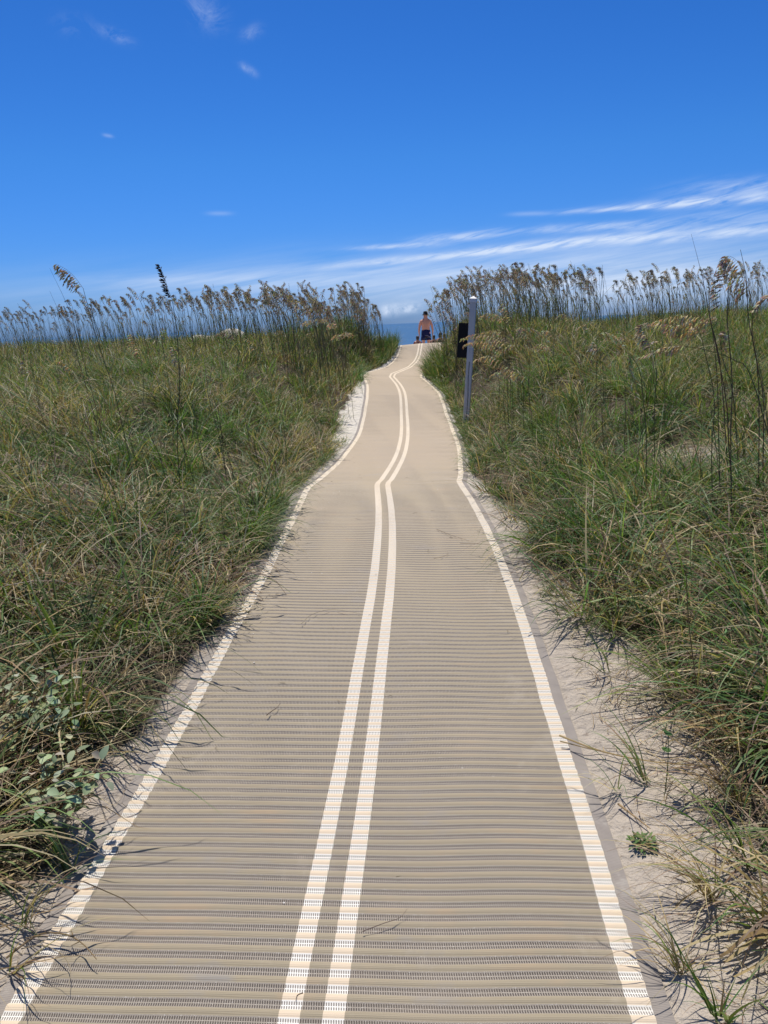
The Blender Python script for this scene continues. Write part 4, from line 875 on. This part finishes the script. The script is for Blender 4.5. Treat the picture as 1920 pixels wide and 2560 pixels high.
# ------------------------------------------------------------------ light, sky
SUN_EL, SUN_AZ = R(66), R(-14)            # azimuth from the forward direction, negative = left
w = bpy.data.worlds.new('World'); scene.world = w; w.use_nodes = True; t = NT(w.node_tree); t.n.clear()
sk = t.node('ShaderNodeTexSky'); sk.sky_type = 'NISHITA'; sk.sun_disc = False; sk.sun_elevation = SUN_EL; sk.sun_rotation = SUN_AZ
sk.air_density = 1.0; sk.dust_density = .6; sk.ozone_density = 3.0; sk.altitude = 5
D = t.node('ShaderNodeTexCoord').outputs['Generated']
Dn = t.node('ShaderNodeVectorMath', {'operation': 'NORMALIZE'}, {0: D}).outputs[0]
sx = t.node('ShaderNodeSeparateXYZ', None, {0: Dn})
el = sx.outputs[2]
c = t.node('ShaderNodeHueSaturation', None, {'Color': sk.outputs[0]}); c.inputs['Saturation'].default_value = 1.22; c = c.outputs[0]
c = t.mix(1.0, c, (.74, 1.0, 1.32), 'MULTIPLY')
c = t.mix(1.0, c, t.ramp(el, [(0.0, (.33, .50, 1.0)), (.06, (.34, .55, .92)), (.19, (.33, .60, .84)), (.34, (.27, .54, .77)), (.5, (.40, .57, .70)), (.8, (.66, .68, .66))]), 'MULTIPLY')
def dot(vv): return t.node('ShaderNodeVectorMath', {'operation': 'DOT_PRODUCT'}, {0: Dn, 1: tuple(float(a) for a in vv)}).outputs['Value']
az = t.m('ARCTAN2', sx.outputs[0], sx.outputs[1])
streak = t.noise(t.vec(t.m('MULTIPLY', az, 3.0), t.m('MULTIPLY', t.m('SUBTRACT', el, t.m('MULTIPLY', az, .12)), 38.0), 0.0), 1.6, 6, .6, .3)
fine = t.noise(t.vec(t.m('MULTIPLY', az, 14.0), t.m('MULTIPLY', t.m('SUBTRACT', el, t.m('MULTIPLY', az, .16)), 110.0), 2.0), 1.5, 6, .62, .5)
puff = t.noise(Dn, 40, 6, .6, .3)
wisp = t.noise(Dn, 26, 7, .72, .5)
cloud = None
def blob(p0, p1, th, st, tex, lo=.35, hi=.75, power=2):
    global cloud
    a = ray(*p0); b_ = ray(*p1); a = a/np.linalg.norm(a); b_ = b_/np.linalg.norm(b_); cen = a+b_; cen /= np.linalg.norm(cen)
    T = b_-a; half = np.linalg.norm(T)/2; T = T-cen*(T@cen); T /= np.linalg.norm(T); B = np.cross(cen, T)
    x_ = t.m('DIVIDE', dot(T), half); y_ = t.m('DIVIDE', dot(B), th/FPX)
    e = t.m('ADD', t.m('POWER', t.m('ABSOLUTE', x_), 2.6), t.m('POWER', t.m('ABSOLUTE', y_), power))
    g_ = t.m('EXPONENT', t.m('MULTIPLY', e, -1.0)); g_ = t.m('MULTIPLY', g_, t.m('GREATER_THAN', dot(cen), .2))
    if tex is not None:
        mr = t.node('ShaderNodeMapRange', None, {0: tex, 1: lo, 2: hi}); g_ = t.m('MULTIPLY', g_, mr.outputs[0])
    g_ = t.m('MULTIPLY', g_, st)
    cloud = g_ if cloud is None else t.m('ADD', cloud, g_)
k_ = 1.1573
def vb(x0, y0, x1, y1, th, st, tex, lo=.35, hi=.75): blob((x0*k_, y0*k_), (x1*k_, y1*k_), th*k_, st, tex, lo, hi)
vb(690, 576, 1120, 541, 7, .55, fine, .30, .60); vb(1000, 546, 1330, 514, 8, .75, fine, .28, .58); vb(1240, 524, 1750, 488, 12, .8, fine, .25, .60)
vb(760, 536, 950, 528, 5, .55, fine, .3, .6); vb(900, 520, 1100, 502, 8, .6, fine, .3, .6); vb(1120, 498, 1480, 481, 8, .5, fine, .3, .62)
vb(1210, 459, 1500, 440, 5, .6, fine, .3, .6); vb(1380, 444, 1800, 416, 9, .75, fine, .28, .6); vb(1480, 410, 1850, 392, 14, .45, fine, .3, .65)
vb(1450, 470, 1850, 462, 12, .35, fine, .3, .65); vb(1100, 463, 1180, 460, 4, .2, None)
vb(560, 600, 1900, 560, 42, .60, streak, .25, .75); vb(250, 612, 640, 600, 16, .35, streak, .3, .7)
vb(950, 640, 1900, 590, 62, .42, streak, .05, .8); vb(-200, 655, 1900, 600, 50, .50, streak, .15, .85)
vb(860, 667, 905, 664, 9, 1.2, puff, .35, .6); vb(822, 672, 862, 668, 10, .9, puff, .38, .62)
vb(400, 5, 485, 45, 22, .30, wisp, .42, .70); vb(120, 50, 200, 62, 14, .22, wisp, .42, .72); vb(215, 62, 285, 90, 9, .32, wisp, .38, .7); vb(522, 80, 565, 60, 9, .32, wisp, .4, .7); vb(518, 138, 552, 160, 6, .34, wisp, .36, .6); vb(448, 461, 500, 461, 4, .18, None); vb(222, 291, 244, 295, 3, .2, None)
cloud = t.m('MINIMUM', cloud, .92)
ccol = t.mix(1.0, (6.9, 8.0, 9.9), (1, 1, 1), 'MULTIPLY')
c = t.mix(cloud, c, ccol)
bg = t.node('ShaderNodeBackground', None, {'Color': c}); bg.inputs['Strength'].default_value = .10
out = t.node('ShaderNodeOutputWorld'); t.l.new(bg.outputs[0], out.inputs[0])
sl = bpy.data.lights.new('sun', 'SUN'); sl.energy = 4.9; sl.angle = R(.53); sl.color = (1, .955, .875)
slo = bpy.data.objects.new('sun', sl); COL.objects.link(slo)
sdir = Vector((math.sin(SUN_AZ)*math.cos(SUN_EL), math.cos(SUN_AZ)*math.cos(SUN_EL), math.sin(SUN_EL)))
slo.rotation_euler = sdir.to_track_quat('Z', 'Y').to_euler(); slo.location = (0, 0, 20)
scene.view_settings.view_transform = 'Standard'; scene.view_settings.look = 'None'; scene.view_settings.gamma = 1; scene.view_settings.exposure = 0
